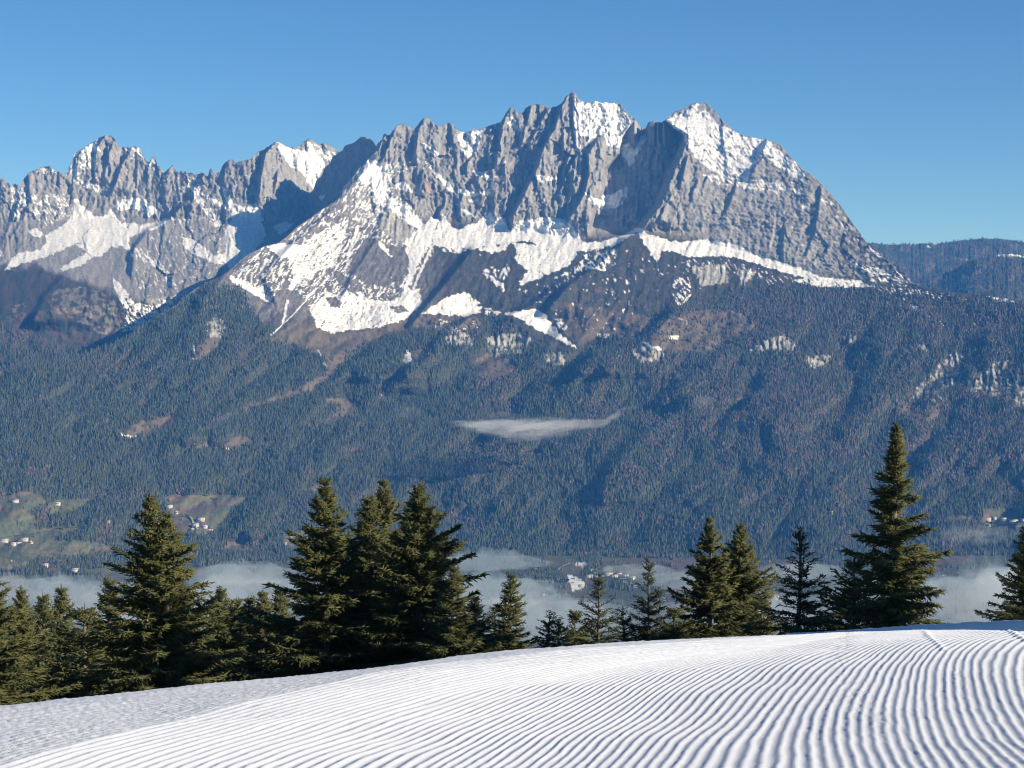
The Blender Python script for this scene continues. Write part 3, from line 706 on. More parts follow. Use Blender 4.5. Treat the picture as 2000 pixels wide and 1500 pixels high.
# far wooded hills
def mkC(name, sky, rbase, k, snowp, seed, x0, label):
    def rf(X, Y, top): return rbase - (Y - top) * k
    def rel(X, Y): return 90 * (ridged(X / 110 + Y / 90, Y / 80, 4, seed) - .5) + 14 * fbm(X / 15, Y / 15, 3, seed + 1)
    def cf(X, Y, nz):
        scr = np.array([.05, .06, .04]); br = np.array([.13, .10, .075])
        m = smooth(-.1, .25, fbm(X / 22, Y / 18, 3, seed + 5))[..., None]
        c = scr * m + br * (1 - m)
        cov = paint_cover(X, Y, snowp, 2, seed + 7)
        s = smooth(-.05, .05, cov + .3 * fbm(X / 5, Y / 4, 3, seed + 9) - .5)[..., None]
        c = c * (1 - s) + .78 * s
        return c, (m[..., 0] * .5 + .5) * (1 - s[..., 0]), smooth(0, .3, fbm(X / 40, Y / 30, 3, seed + 11))
    return build_back(name, sky, x0, 2210, 2.2, 640, rf, rel, cf, 70, seed, label)
C1 = mkC('far_hill', SKY_C, 13200, 9.0, [(.6,[(1805,478),(1822,482),(1815,485)]),(.45,[(1860,502),(1900,508),(1890,512)])], 401, 1630, 'distant dark wooded ridge at the right horizon')
C2 = mkC('near_hill', SKY_C2, 11000, 8.0, [(.9,[(1942,497),(1975,494),(2002,500),(2000,504),(1975,500),(1945,501)])], 431, 1700, 'wooded hill with a snow strip in front of the distant ridge')

# valley and land around, out to the horizon
def build_land():
    n = 60
    rr = np.concatenate([np.linspace(1500, 4400, 12), ])
    th = np.radians(np.linspace(-60, 60, 61))
    Pn = np.stack([np.outer(rr, np.sin(th)), np.outer(rr, np.cos(th)), np.full((len(rr), len(th)), VALLEY_Z - 3.0)], -1)
    X = Pn[..., 0]; Yy = Pn[..., 1]
    c = np.array([.10, .11, .06]) * (1 + .3 * fbm(X / 300, Yy / 300, 3, 5))[..., None]
    o = mesh_from('valley_ground', Pn.reshape(-1, 3), grid_faces(len(rr), len(th)), c.reshape(-1, 3), smooth=True, mat=M_TERRAIN)
    tag(o, 'flat valley ground under the slopes', None, kind='structure')
    s = 26000
    g = mesh_from('ground', [(-s, -s, VALLEY_Z - 8), (s, -s, VALLEY_Z - 8), (s, s * 1.2, VALLEY_Z - 8), (-s, s * 1.2, VALLEY_Z - 8)], [(0, 1, 2, 3)],
                  np.tile(np.array([.09, .1, .06]), (4, 1)), mat=M_TERRAIN)
    tag(g, 'low land reaching to the horizon', None, kind='structure')
build_land()

# ------------------------------------------------------------------ far forest (uncountable): points carry instances
def far_tree(name, mat, tiers, jag, seed):
    r_ = random.Random(seed); V = []; Fc = []
    for (z0, z1, rad) in tiers:
        n = 6; o = len(V); a0 = r_.random() * 6
        for i in range(n):
            a = a0 + i * 2 * math.pi / n; q = rad * (1 + jag * (r_.random() - .5))
            V.append((q * math.cos(a), q * math.sin(a), z0 + .04 * r_.random()))
        V.append((0, 0, z1))
        for i in range(n): Fc.append((o + i, o + (i + 1) % n, o + n))
    return mesh_from(name, V, Fc, mat=mat, link=False)

M_FAR1 = mat_noise('far_spruce_needles', (.060, .076, .050), (.095, .114, .070), 2.0, .9, .1, .35)
M_FAR2 = mat_noise('bare_beech_twigs', (.105, .082, .072), (.15, .115, .095), 2.0, .9, .1, .3)
SRC1 = far_tree('far_conifer', M_FAR1, [(0.02, .55, .17), (.3, .8, .13), (.58, 1.0, .085)], .5, 3)
SRC2 = far_tree('far_broadleaf', M_FAR2, [(0.0, .75, .24), (.3, .95, .26)], .7, 5)

def scatter(P, fm, dens, pick, seed):
    """random points on the grid surface; dens per square metre where the mask is 1"""
    g = np.random.default_rng(seed)
    A = P[:-1, :-1]; B = P[:-1, 1:]; C = P[1:, 1:]; D = P[1:, :-1]
    ar = .5 * np.linalg.norm(np.cross(C - A, D - B), axis=-1)
    f = .25 * (fm[:-1, :-1] + fm[:-1, 1:] + fm[1:, 1:] + fm[1:, :-1]) * pick[:-1, :-1]
    lam = ar * f * dens
    cnt = g.poisson(np.minimum(lam, 4))
    idx = np.repeat(np.arange(cnt.size), cnt.ravel())
    a, b = g.random(len(idx)), g.random(len(idx))
    a = a[:, None]; b = b[:, None]
    Af, Bf, Cf, Df = [q.reshape(-1, 3)[idx] for q in (A, B, C, D)]
    return (Af * (1 - a) * (1 - b) + Bf * a * (1 - b) + Cf * a * b + Df * (1 - a) * b)

def forest(name, pts, src, smin, smax, wmul, label, seed):
    g = np.random.default_rng(seed)
    me = bpy.data.meshes.new(name); me.vertices.add(len(pts))
    me.vertices.foreach_set('co', pts.astype(np.float32).ravel())
    h = (smin + (smax - smin) * g.random(len(pts)) ** 1.2).astype(np.float32)
    w = h * (wmul * (.8 + .5 * g.random(len(pts)))).astype(np.float32)
    sv = np.stack([w, w, h], -1).astype(np.float32)
    at = me.attributes.new('size', 'FLOAT_VECTOR', 'POINT'); at.data.foreach_set('vector', sv.ravel())
    rt = np.zeros((len(pts), 3), np.float32); rt[:, 2] = g.random(len(pts)) * 6.28
    ar = me.attributes.new('turn', 'FLOAT_VECTOR', 'POINT'); ar.data.foreach_set('vector', rt.ravel())
    o = bpy.data.objects.new(name, me); col.objects.link(o)
    ng = bpy.data.node_groups.new(name + '_nodes', 'GeometryNodeTree')
    ng.interface.new_socket('Geometry', in_out='INPUT', socket_type='NodeSocketGeometry')
    ng.interface.new_socket('Geometry', in_out='OUTPUT', socket_type='NodeSocketGeometry')
    N = ng.nodes; gi = N.new('NodeGroupInput'); go = N.new('NodeGroupOutput')
    ip = N.new('GeometryNodeInstanceOnPoints'); oi = N.new('GeometryNodeObjectInfo'); oi.inputs['Object'].default_value = src
    oi.inputs['As Instance'].default_value = True
    a1 = N.new('GeometryNodeInputNamedAttribute'); a1.data_type = 'FLOAT_VECTOR'; a1.inputs['Name'].default_value = 'size'
    a2 = N.new('GeometryNodeInputNamedAttribute'); a2.data_type = 'FLOAT_VECTOR'; a2.inputs['Name'].default_value = 'turn'
    e2 = N.new('FunctionNodeEulerToRotation')
    L = ng.links.new
    L(gi.outputs[0], ip.inputs['Points']); L(oi.outputs['Geometry'], ip.inputs['Instance'])
    L(a1.outputs['Attribute'], ip.inputs['Scale']); L(a2.outputs['Attribute'], e2.inputs[0]); L(e2.outputs[0], ip.inputs['Rotation'])
    L(ip.outputs[0], go.inputs[0])
    md = o.modifiers.new('scatter', 'NODES'); md.node_group = ng
    tag(o, label, None, kind='stuff')
    return o

def far_woods():
    con, dec = [], []
    for (P, fm, br, s) in ((FRONT_P, FRONT_FM, FRONT_BR, 1), (B_P, B_FM, B_BR, 2), (C1[0], C1[1], C1[2], 3), (C2[0], C2[1], C2[2], 4)):
        k = .35 if s > 2 else 1.0
        vis = np.ones(fm.shape, np.float32)
        con.append(scatter(P, fm, .036 * k, vis * (1 - .8 * br), 500 + s))
        dec.append(scatter(P, fm, .024 * k, vis * (.03 + .75 * br), 600 + s))
    con = np.concatenate(con); dec = np.concatenate(dec)
    print('far trees', len(con), len(dec))
    forest('conifer_forest', con, SRC1, 7, 18, 1.0, 'dark blue green spruce forest covering the far mountain slopes', 1)
    forest('bare_forest', dec, SRC2, 6, 13, 1.15, 'brown leafless broadleaf wood mixed into the far spruce slopes', 2)
far_woods()

# ------------------------------------------------------------------ the groomed slope in the foreground
CREST = [(-400,1425),(-120,1392),(0,1380),(200,1360),(400,1338),(500,1329),(600,1320),(700,1308),(800,1295),(900,1281),(1000,1270),(1100,1262),(1200,1255),(1300,1250),(1400,1245),(1500,1239),(1600,1234),(1650,1231),(1800,1226),(1950,1228),(2000,1231),(2100,1238),(2300,1250)]
crest_y = lambda X: icurve(X, [p[0] for p in CREST], [p[1] for p in CREST], 30)
KC, R0, S0 = 0.000704, 8.7, (1500.0 - HORIZ) / F
def slope_r(X, Y):
    sc = (crest_y(X) - HORIZ) / F
    rc = R0 + np.sqrt((S0 - sc) / KC)
    s = (Y - HORIZ) / F
    return rc - np.sqrt(np.maximum(s - sc, 0) / KC), rc, sc

GROOVES = [
 (-20, [(-160,1398),(0,1381),(200,1361),(400,1339),(500,1330),(700,1309),(800,1296),(900,1282),(1000,1271),(1200,1256),(1400,1246),(1500,1240)]),
 (0, [(-110,1522),(100,1463),(300,1418),(500,1367),(700,1320),(900,1292),(1100,1272),(1300,1257),(1440,1247),(1540,1239)]),
 (13, [(270,1552),(400,1500),(500,1465),(700,1398),(820,1362),(940,1336),(1000,1320),(1100,1302),(1200,1290),(1300,1278),(1420,1264),(1530,1248),(1600,1236)]),
 (18.5, [(440,1552),(580,1500),(700,1455),(800,1422),(900,1385),(1000,1345),(1075,1327),(1150,1310),(1225,1297),(1325,1283),(1430,1268),(1540,1250),(1640,1234)]),
 (25, [(720,1552),(812,1500),(875,1462),(1000,1400),(1050,1380),(1100,1355),(1150,1332),(1200,1315),(1250,1300),(1325,1286),(1425,1272),(1500,1263),(1600,1248),(1690,1232)]),
 (34, [(965,1555),(1025,1500),(1100,1440),(1175,1400),(1212,1375),(1250,1350),(1287,1325),(1325,1307),(1362,1295),(1425,1280),(1500,1267),(1600,1252),(1680,1240),(1735,1231)]),
 (41, [(1140,1555),(1180,1500),(1235,1445),(1300,1400),(1350,1350),(1382,1330),(1420,1312),(1450,1297),(1487,1283),(1575,1257),(1650,1243),(1735,1236),(1800,1229)]),
 (47.5, [(1322,1555),(1340,1500),(1380,1450),(1437,1400),(1462,1370),(1487,1345),(1537,1300),(1575,1280),(1612,1270),(1662,1258),(1712,1248),(1775,1239),(1830,1230)]),
 (53, [(1538,1555),(1537,1500),(1540,1450),(1557,1400),(1582,1362),(1612,1325),(1640,1300),(1675,1280),(1712,1262),(1750,1250),(1810,1238),(1855,1230)]),
 (56.5, [(1672,1555),(1650,1500),(1632,1450),(1635,1400),(1650,1360),(1675,1325),(1695,1297),(1725,1272),(1762,1255),(1810,1241),(1885,1230)]),
 (64.5, [(1910,1555),(1862,1500),(1828,1450),(1810,1400),(1807,1350),(1810,1312),(1825,1282),(1842,1268),(1870,1255),(1905,1243),(1950,1231)]),
 (69.7, [(2080,1555),(2022,1500),(1960,1450),(1925,1400),(1910,1350),(1900,1312),(1902,1287),(1915,1270),(1940,1254),(1980,1240),(2010,1233)]),
 (73.5, [(2200,1555),(2130,1500),(2050,1440),(2005,1390),(1988,1340),(1984,1310),(1990,1280),(2000,1266),(2020,1254),(2050,1244),(2075,1238)]),
 (83, [(2400,1555),(2340,1500),(2270,1440),(2220,1390),(2200,1340),(2195,1310),(2195,1280),(2200,1266),(2210,1256),(2225,1250),(2240,1247)]),
]

def snow_mat():
    m, nt, b = new_mat('groomed_snow_surface', 0.75, 0.3)
    L = nt.links.new
    tc = nt.nodes.new('ShaderNodeTexCoord')
    n1 = nt.nodes.new('ShaderNodeTexNoise'); n1.inputs['Scale'].default_value = 60; n1.inputs['Detail'].default_value = 5; n1.inputs['Roughness'].default_value = .7
    n2 = nt.nodes.new('ShaderNodeTexNoise'); n2.inputs['Scale'].default_value = 1.5; n2.inputs['Detail'].default_value = 3
    cr = nt.nodes.new('ShaderNodeValToRGB')
    cr.color_ramp.elements[0].color = (.73, .75, .775, 1); cr.color_ramp.elements[1].color = (.80, .81, .825, 1)
    bp = nt.nodes.new('ShaderNodeBump'); bp.inputs['Strength'].default_value = .55; bp.inputs['Distance'].default_value = .006
    L(tc.outputs['Object'], n1.inputs['Vector']); L(tc.outputs['Object'], n2.inputs['Vector'])
    L(n2.outputs[0], cr.inputs[0]); L(cr.outputs[0], b.inputs['Base Color'])
    L(n1.outputs[0], bp.inputs['Height']); L(bp.outputs[0], b.inputs['Normal'])
    return m
M_SNOW = snow_mat()

def build_slope():
    nt = 390; T = np.linspace(0, 1, nt)
    gs = np.array([g for g, _ in GROOVES], float)
    cx = np.zeros((len(gs), nt)); cy_ = np.zeros((len(gs), nt))
    for i, (g, pts) in enumerate(GROOVES):
        a = np.array(pts, float)
        s = np.concatenate([[0], np.cumsum(np.hypot(*(np.diff(a, axis=0).T)))]); s /= s[-1]
        k = np.exp(-(np.arange(-12, 13) / 5.0) ** 2 / 2); k /= k.sum()
        for arr, src in ((cx, a[:, 0]), (cy_, a[:, 1])):
            v = np.interp(T, s, src)
            pad = np.concatenate([2 * v[0] - v[12:0:-1], v, 2 * v[-1] - v[-2:-14:-1]])
            arr[i] = np.convolve(pad, k, 'valid')
    G = np.concatenate([np.linspace(-20, 0, 70, endpoint=False), np.arange(0, 83.01, 1 / 7.0)])
    X = np.stack([np.interp(G, gs, cx[:, j]) for j in range(nt)], 1)
    Y = np.stack([np.interp(G, gs, cy_[:, j]) for j in range(nt)], 1)
    # round the corners between the traced grooves
    k = np.exp(-(np.arange(-16, 17) / 7.0) ** 2 / 2); k /= k.sum()
    def sm(A):
        pad = np.concatenate([2 * A[:1] - A[16:0:-1], A, 2 * A[-1:] - A[-2:-18:-1]])
        return np.stack([np.convolve(pad[:, j], k, 'valid') for j in range(A.shape[1])], 1)
    X = sm(X); Y = sm(Y)
    Y = np.maximum(Y, crest_y(X) + .05)
    r, rc, sc = slope_r(X, Y)
    P = pt(X, Y, r)
    GG = np.broadcast_to(G[:, None], X.shape)
    px, py = P[..., 0], P[..., 1]
    # ridges left by the tiller
    wob = .10 * vnoise(GG * .6, T[None, :] * 30, 5) + .05 * vnoise(GG * .9, T[None, :] * 90, 6)
    ph = (GG + wob) % 1.0
    prof = (0.5 + 0.5 * np.cos(2 * np.pi * (ph - .5))) ** 1.5
    worn = np.zeros(X.shape)
    # rough, half-tilled strip along the upper left and crumbled places
    worn = np.maximum(worn, 1 - smooth(-.5, 1.2, GG))
    nz_ = fbm(px * 1.3, py * 1.3, 3, 12)
    worn = np.maximum(worn, (1 - smooth(1, 9, GG + 5 * nz_)) * .45 * smooth(100, 420, X) * (1 - smooth(900, 1300, X)))
    trail = np.exp(-((X - np.interp(Y, [1235, 1290, 1330, 1400, 1440, 1500], [1655, 1640, 1655, 1690, 1740, 1790])) / np.interp(Y, [1235, 1300, 1400, 1500], [14, 26, 42, 20])) ** 2) * smooth(1500, 1430, Y)
    trail2 = np.exp(-((X - np.interp(Y, [1300, 1350, 1400, 1460], [1860, 1885, 1925, 2010])) / 12) ** 2) * smooth(1290, 1310, Y)
    worn = np.maximum(worn, .55 * np.clip(trail + .8 * trail2, 0, 1) * smooth(-.3, .2, fbm(px * 6, py * 6, 2, 13)))
    dg = np.gradient(P, G, axis=0); dt = np.gradient(P, axis=1); dt /= np.linalg.norm(dt, axis=-1, keepdims=True) + 1e-9
    sp = np.linalg.norm(np.cross(dg, dt), axis=-1)                # true distance from ridge to ridge
    A = np.clip(sp, 0, .22) * np.interp(GG, [0, 20, 45, 83], [.165, .15, .115, .10])
    A = A * (1 + .12 * vnoise(GG * .8, T[None, :] * 6, 8))
    z = A * prof * (1 - worn * .5)
    crumb = fbm(px * 26, py * 20, 3, 15)
    crumb2 = fbm(px * 60, py * 50, 2, 16)
    rough = .0009 + worn * .0066
    z = z + rough * crumb + (rough * .55) * crumb2 + .0011 * np.maximum(fbm(px * 11, py * 11, 2, 17) - .1, 0) * 4 * prof
    z = z + .0042 * np.clip(trail + .8 * trail2, 0, 1) * np.maximum(crumb * .6 + crumb2, 0) * smooth(-.2, .25, fbm(px * 5, py * 5, 2, 23))
    z = z + .012 * fbm(px * .9, py * .9, 2, 18)
    # seam between two passes of the machine, with its little ridge of crumbs
    for sx, sy, hh in (([1808, 1820, 1835, 1846], [1236, 1250, 1262, 1273], .006), ([1970, 1985, 2010, 2060], [1232, 1240, 1256, 1285], .01)):
        d = X - np.interp(Y, sy, sx); inr = (Y < sy[-1]) & (Y > sy[0] - 4)
        z = z + np.where(inr, hh * np.exp(-(d / 6.0) ** 2) * (1 + .6 * crumb), 0)
    z = z * smooth(0, 6, np.abs(Y - crest_y(X)) + 3)
    P[..., 2] += z
    o = mesh_from('snow_slope', P.reshape(-1, 3), grid_faces(len(G), nt)[:, ::-1], smooth=True, mat=M_SNOW)
    tag(o, 'freshly groomed piste with curving corduroy ridges', None, kind='structure')
build_slope()

def line_z(X, r): return -(crest_y(X) - HORIZ) / F * r
def ground_z(X, r):
    rc = R0 + np.sqrt((S0 - (crest_y(X) - HORIZ) / F) / KC)
    q = np.maximum(r - rc, 0)
    return line_z(X, r) - .02 - q * q / (q + 60.0) * .135

def build_hillside():
    xs = np.arange(-1400, 3400, 20.0)
    rows = np.concatenate([[0, 1, 2.5, 5, 9], np.arange(14, 170, 5)])
    X = np.broadcast_to(xs, (len(rows), len(xs))).copy()
    sc = (crest_y(X) - HORIZ) / F; rc = R0 + np.sqrt((S0 - sc) / KC)
    r = rc + rows[:, None]
    P = pt(X, np.full(X.shape, 750.0), r); P[..., 2] = ground_z(X, r) - .02
    P[8:, :, 2] += .35 * fbm(X / 90, r / 6, 3, 9)[8:]
    tail = []
    for rr, dz in ((330, -60), (700, -260), (1500, -640)):
        q = P[-1].copy(); f = rr / np.hypot(q[:, 0], q[:, 1]); q[:, 0] *= f; q[:, 1] *= f; q[:, 2] += dz; tail.append(q)
    A = np.concatenate([P, np.stack(tail)])
    snow = smooth(.1, .2, fbm(A[..., 0] / 4, A[..., 1] / 4, 3, 19) + np.where(np.arange(len(A))[:, None] < 8, 1, -.25))[..., None]
    c = np.array([.07, .065, .035]) * (1 - snow) + .8 * snow
    o = mesh_from('hillside', A.reshape(-1, 3), grid_faces(len(A), len(xs)), c.reshape(-1, 3), smooth=True, mat=M_TERRAIN)
    tag(o, 'grassy hillside falling away behind the piste', None, kind='structure')
    # plain snow under, beside and behind the camera
    az = np.radians(np.linspace(-180, 180, 241)); Xa = np.where(np.abs(az) < 1.0, 1000 + F * np.tan(np.clip(az, -1.0, 1.0)), np.where(az > 0, 4500.0, -2500.0))
    Xa = np.clip(Xa, -2500, 4500); sc = (crest_y(Xa) - HORIZ) / F; rc = R0 + np.sqrt((S0 - sc) / KC)
    k = np.linspace(0, 1, 50)[:, None]; rr = .2 + (rc - .2) * k
    z = np.where(rr >= R0, -(sc + KC * (rc - rr) ** 2) * rr, -(sc + KC * (rc - R0) ** 2) * R0 + .03 * (R0 - rr)) - .05
    V = np.stack([rr * np.sin(az), rr * np.cos(az), z + .01 * fbm(rr * np.sin(az) * .8, rr * np.cos(az) * .8, 3, 29)], -1)
    o = mesh_from('snow_field', V.reshape(-1, 3), grid_faces(50, 241), smooth=True, mat=M_SNOW)
    tag(o, 'snow around the camera', None, kind='structure')
    # the shaded bank to the right of the crest
    xs = np.arange(1540, 2420, 4.0)
    yt = np.interp(xs, [1540, 1600, 1650, 1800, 1900, 2000, 2150, 2420], [1236.5, 1234, 1230, 1220, 1215, 1210, 1204, 1196])
    rt = np.interp(xs, [1540, 2150, 2420], [58, 25, 21])
    top = pt(xs, yt, rt)
    rows = []
    for v in np.linspace(0, 1, 14):
        q = top + v * 2.6 * np.array([-.83, -.05, -.60]); q[:, 2] += .03 * fbm(q[:, 0] * 1.3, q[:, 1] * 1.3, 3, 22)
        rows.append(q)
    flat = [top + np.array([1.2, .3, -.1]), top + np.array([9, 1.5, -1.6])]
    V = np.stack(flat[::-1] + rows)
    o = mesh_from('snow_bank', V.reshape(-1, 3), grid_faces(len(V), len(xs))[:, ::-1], smooth=True, mat=M_SNOW)
    tag(o, 'shaded snow bank behind the crest of the piste', None, kind='structure')
build_hillside()

# ------------------------------------------------------------------ spruces along the edge of the piste
def needles_mat(name, c0, c1):
    m = mat_noise(name, c0, c1, 1.4, .75, .25, .0)
    return m
M_NEEDLE = needles_mat('spruce_needles', (.058, .068, .024), (.110, .110, .036))
M_NEEDLE2 = needles_mat('spruce_needles_cool', (.042, .054, .024), (.075, .086, .034))
M_BARK = mat_noise('spruce_bark', (.11, .085, .065), (.22, .18, .14), 9.0, .9, .2)
M_CONE = mat_noise('spruce_cone_scales', (.20, .11, .05), (.30, .17, .08), 12.0, .8, .2)

def cones_mesh(name, B, D, Ln, Rd, sides, mat, mid=None):
    """many little spikes: base B, unit direction D, length, radius"""
    n = len(B)
    up = np.where(np.abs(D[:, 2:3]) > .9, np.array([[1., 0, 0]]), np.array([[0., 0, 1.]]))
    U = np.cross(D, up); U /= np.linalg.norm(U, axis=1, keepdims=True) + 1e-9
    V = np.cross(D, U)
    a0 = rng.random(n) * 6.28
    ring = []
    for k in range(sides):
        a = a0 + k * 2 * np.pi / sides
        off = U * np.cos(a)[:, None] + V * np.sin(a)[:, None]
        ring.append(B + (D * (Ln * (mid or 0))[:, None]) + off * Rd[:, None])
    tip = B + D * Ln[:, None]
    pts = ring + [tip]
    if mid: pts = pts + [B]
    m = len(pts)
    verts = np.stack(pts, 1).reshape(-1, 3)
    base = (np.arange(n) * m)[:, None]
    fs = []
    for k in range(sides):
        fs.append(base + np.array([[k, (k + 1) % sides, sides]]))
        if mid: fs.append(base + np.array([[(k + 1) % sides, k, sides + 1]]))
    return mesh_from(name, verts, np.concatenate(fs), mat=mat, link=False)

def tube_mesh(name, paths, sides, mat):
    """paths: list of (points, radii)"""
    V = []; Fc = []; o = 0
    for P, Rr in paths:
        P = np.asarray(P); n = len(P)
        T = np.gradient(P, axis=0); T /= np.linalg.norm(T, axis=1, keepdims=True) + 1e-9
        up = np.where(np.abs(T[:, 2:3]) > .85, np.array([[1., 0, 0]]), np.array([[0., 0, 1.]]))
        U = np.cross(T, up); U /= np.linalg.norm(U, axis=1, keepdims=True) + 1e-9
        W_ = np.cross(T, U)
        for k in range(sides):
            a = k * 2 * math.pi / sides
            V.append(P + (U * math.cos(a) + W_ * math.sin(a)) * np.asarray(Rr)[:, None])
        for i in range(n - 1):
            for k in range(sides):
                k2 = (k + 1) % sides
                Fc.append((o + k * n + i, o + k2 * n + i, o + k2 * n + i + 1, o + k * n + i + 1))
        o += sides * n
    return mesh_from(name, np.concatenate(V), Fc, mat=mat, smooth=True, link=False)

def make_spruce(kind, Ht, Rb, dens=1.0, seed=1, form=.85, gap=0.0, bare=0.0, cool=False, spike=.13, tops=((0, 0, 1.0),), cones=False, lean=0.0, z0f=.12, clump=0.0, fat=1.0):
    """builds the meshes of one spruce standing at the origin: trunk, boughs, crown (and cones)"""
    g = np.random.default_rng(seed)
    trunks, boughs = [], []
    SB, SD, SL, SR = [], [], [], []
    CB = []
    for (tx, ty, tf) in tops:
        H_ = Ht * tf
        zz = np.linspace(0, H_, 16)
        bx = tx * np.clip(zz / (Ht * .45), 0, 1) + lean * (zz / Ht) ** 2 + .03 * np.sin(zz * 1.3 + seed)
        by = ty * np.clip(zz / (Ht * .45), 0, 1) + .03 * np.cos(zz * 1.1 + seed)
        rad = (.016 * Ht) * (1 - zz / H_) ** .8 + .008
        trunks.append((np.stack([bx, by, zz], 1), rad))
        z = Ht * z0f
        while z < H_ - .12:
            rel = z / H_
            step = (.15 + .16 * (1 - rel)) / (dens ** .5)
            nb = int(g.integers(5, 8)) if g.random() > gap else int(g.integers(1, 4))
            a0 = g.random() * 6.28
            wl = .68 + .6 * g.random()
            for b in range(nb):
                az = a0 + b * 6.283 / nb + g.normal() * .25
                prof = (1 - rel) ** form
                L = Rb * prof * wl * (.55 + .62 * g.random()) * (1 + clump * .5 * math.sin(az * 2 + rel * 23 + seed)) + .05
                el0 = R(-8 + 62 * rel ** 1.6 + g.normal() * 6)       # upward near the tip, level or drooping below
                n = max(3, int(L / .13)); zj = z + g.normal() * .09
                t = np.linspace(0, 1, n + 1)
                el = el0 - R(22) * np.sin(t * np.pi) * (1 - rel) * .9 + R(26) * t ** 2 * (1 - rel)
                ds = L / n
                hx = np.concatenate([[0], np.cumsum(np.cos(el[:-1]) * ds)]); hz = np.concatenate([[0], np.cumsum(np.sin(el[:-1]) * ds)])
                cx_ = np.interp(z, zz, bx); cy2 = np.interp(z, zz, by)
                bend = g.normal() * .12 * t * L
                ca, sa = math.cos(az), math.sin(az)
                P = np.stack([cx_ + hx * ca - bend * sa, cy2 + hx * sa + bend * ca, zj + hz], 1)
                boughs.append((P[::2] if n > 4 else P, np.linspace(.006 + .008 * L, .004, len(P[::2] if n > 4 else P))))
                isb = g.random() < bare
                # twigs to both sides, hanging more on the lower boughs
                Tn = np.gradient(P, axis=0); Tn /= np.linalg.norm(Tn, axis=1, keepdims=True)
                nn = n * 3
                ii = np.tile(np.repeat(np.arange(0, n + 1), 2), 3); side = np.repeat([-1, 0, 1], 2 * (n + 1))
                fr = g.random(len(ii))
                f = np.clip((ii + fr) / n, 0, 1)
                keep = (f > .04) & (g.random(len(ii)) < min(1.0, .72 * dens + .25))
                if isb: keep &= g.random(len(ii)) < .25
                ii, side, f, fr = ii[keep], side[keep], f[keep], fr[keep]
                if len(ii) == 0: continue
                ib = np.minimum(ii + 1, n)
                Bp = P[ii] * (1 - fr[:, None]) + P[ib] * fr[:, None]
                S = np.array([-sa, ca, 0.])[None, :] * side[:, None]
                drop = -.38 * (1 - rel) + .10 * rel
                d = Tn[ii] * np.where(side == 0, .9, .75)[:, None] + S * .85 + np.array([0, 0, drop]) + g.normal(size=(len(ii), 3)) * .18
                d[:, 2] -= (side == 0) * .95 * (1 - rel)
                d /= np.linalg.norm(d, axis=1, keepdims=True)
                tl = (.12 + .17 * L * (1 - f) ** .7 + .06) * (.7 + .5 * g.random(len(ii))) * np.where(side == 0, 1.15, 1.0)
                M = np.maximum(1, (tl / .085).astype(int)); q = np.concatenate([np.arange(k) for k in M]); rp = np.repeat(np.arange(len(ii)), M)
                Bq = Bp[rp] + d[rp] * (tl[rp] * q / M[rp])[:, None]
                dd = d[rp] + g.normal(size=(len(rp), 3)) * .42; dd /= np.linalg.norm(dd, axis=1, keepdims=True)
                SB.append(Bq); SD.append(dd); tipf = .5 + .5 * min(1.0, (H_ - z) / 2.2); SL.append(spike * tipf * (.7 + .7 * g.random(len(rp)))); SR.append(.017 * fat * tipf * (.7 + .7 * g.random(len(rp))))
                if cones and rel > .38 and L < Rb * .75 and g.random() < .55:
                    for q in range(int(g.integers(1, 4))):
                        CB.append(P[-1 - int(g.integers(0, max(1, n // 2)))] + np.array([g.normal() * .05, g.normal() * .05, -.02]))
            z += step * (.8 + .4 * g.random())
        # leader
        for q in range(7):
            zt = H_ - .5 + .07 * q
            dd = np.array([g.normal() * .45, g.normal() * .45, 1.0]); dd /= np.linalg.norm(dd)
            SB.append(np.array([[bx[-1], by[-1], zt]])); SD.append(dd[None]); SL.append([.14]); SR.append([.014])
        SB.append(np.array([[bx[-1], by[-1], H_ - .1]])); SD.append(np.array([[0, 0, 1.]])); SL.append([.32]); SR.append([.014])
    SB = np.concatenate(SB); SD = np.concatenate(SD); SL = np.concatenate(SL); SR = np.concatenate(SR)
    parts = {}
    parts['trunk'] = tube_mesh('trunk', trunks, 7, M_BARK).data
    parts['boughs'] = tube_mesh('boughs', boughs, 3, M_BARK).data
    parts['crown'] = cones_mesh('crown', SB, SD, SL, SR, 3, M_NEEDLE2 if cool else M_NEEDLE).data
    if cones and CB:
        CBa = np.array(CB); k = len(CBa)
        parts['cones'] = cones_mesh('cones', CBa, np.tile(np.array([[0, 0, -1.]]), (k, 1)) + g.normal(size=(k, 3)) * .06, np.full(k, .15), np.full(k, .022), 5, M_CONE, .35).data
    print(kind, 'shoots', len(SB))
    return parts

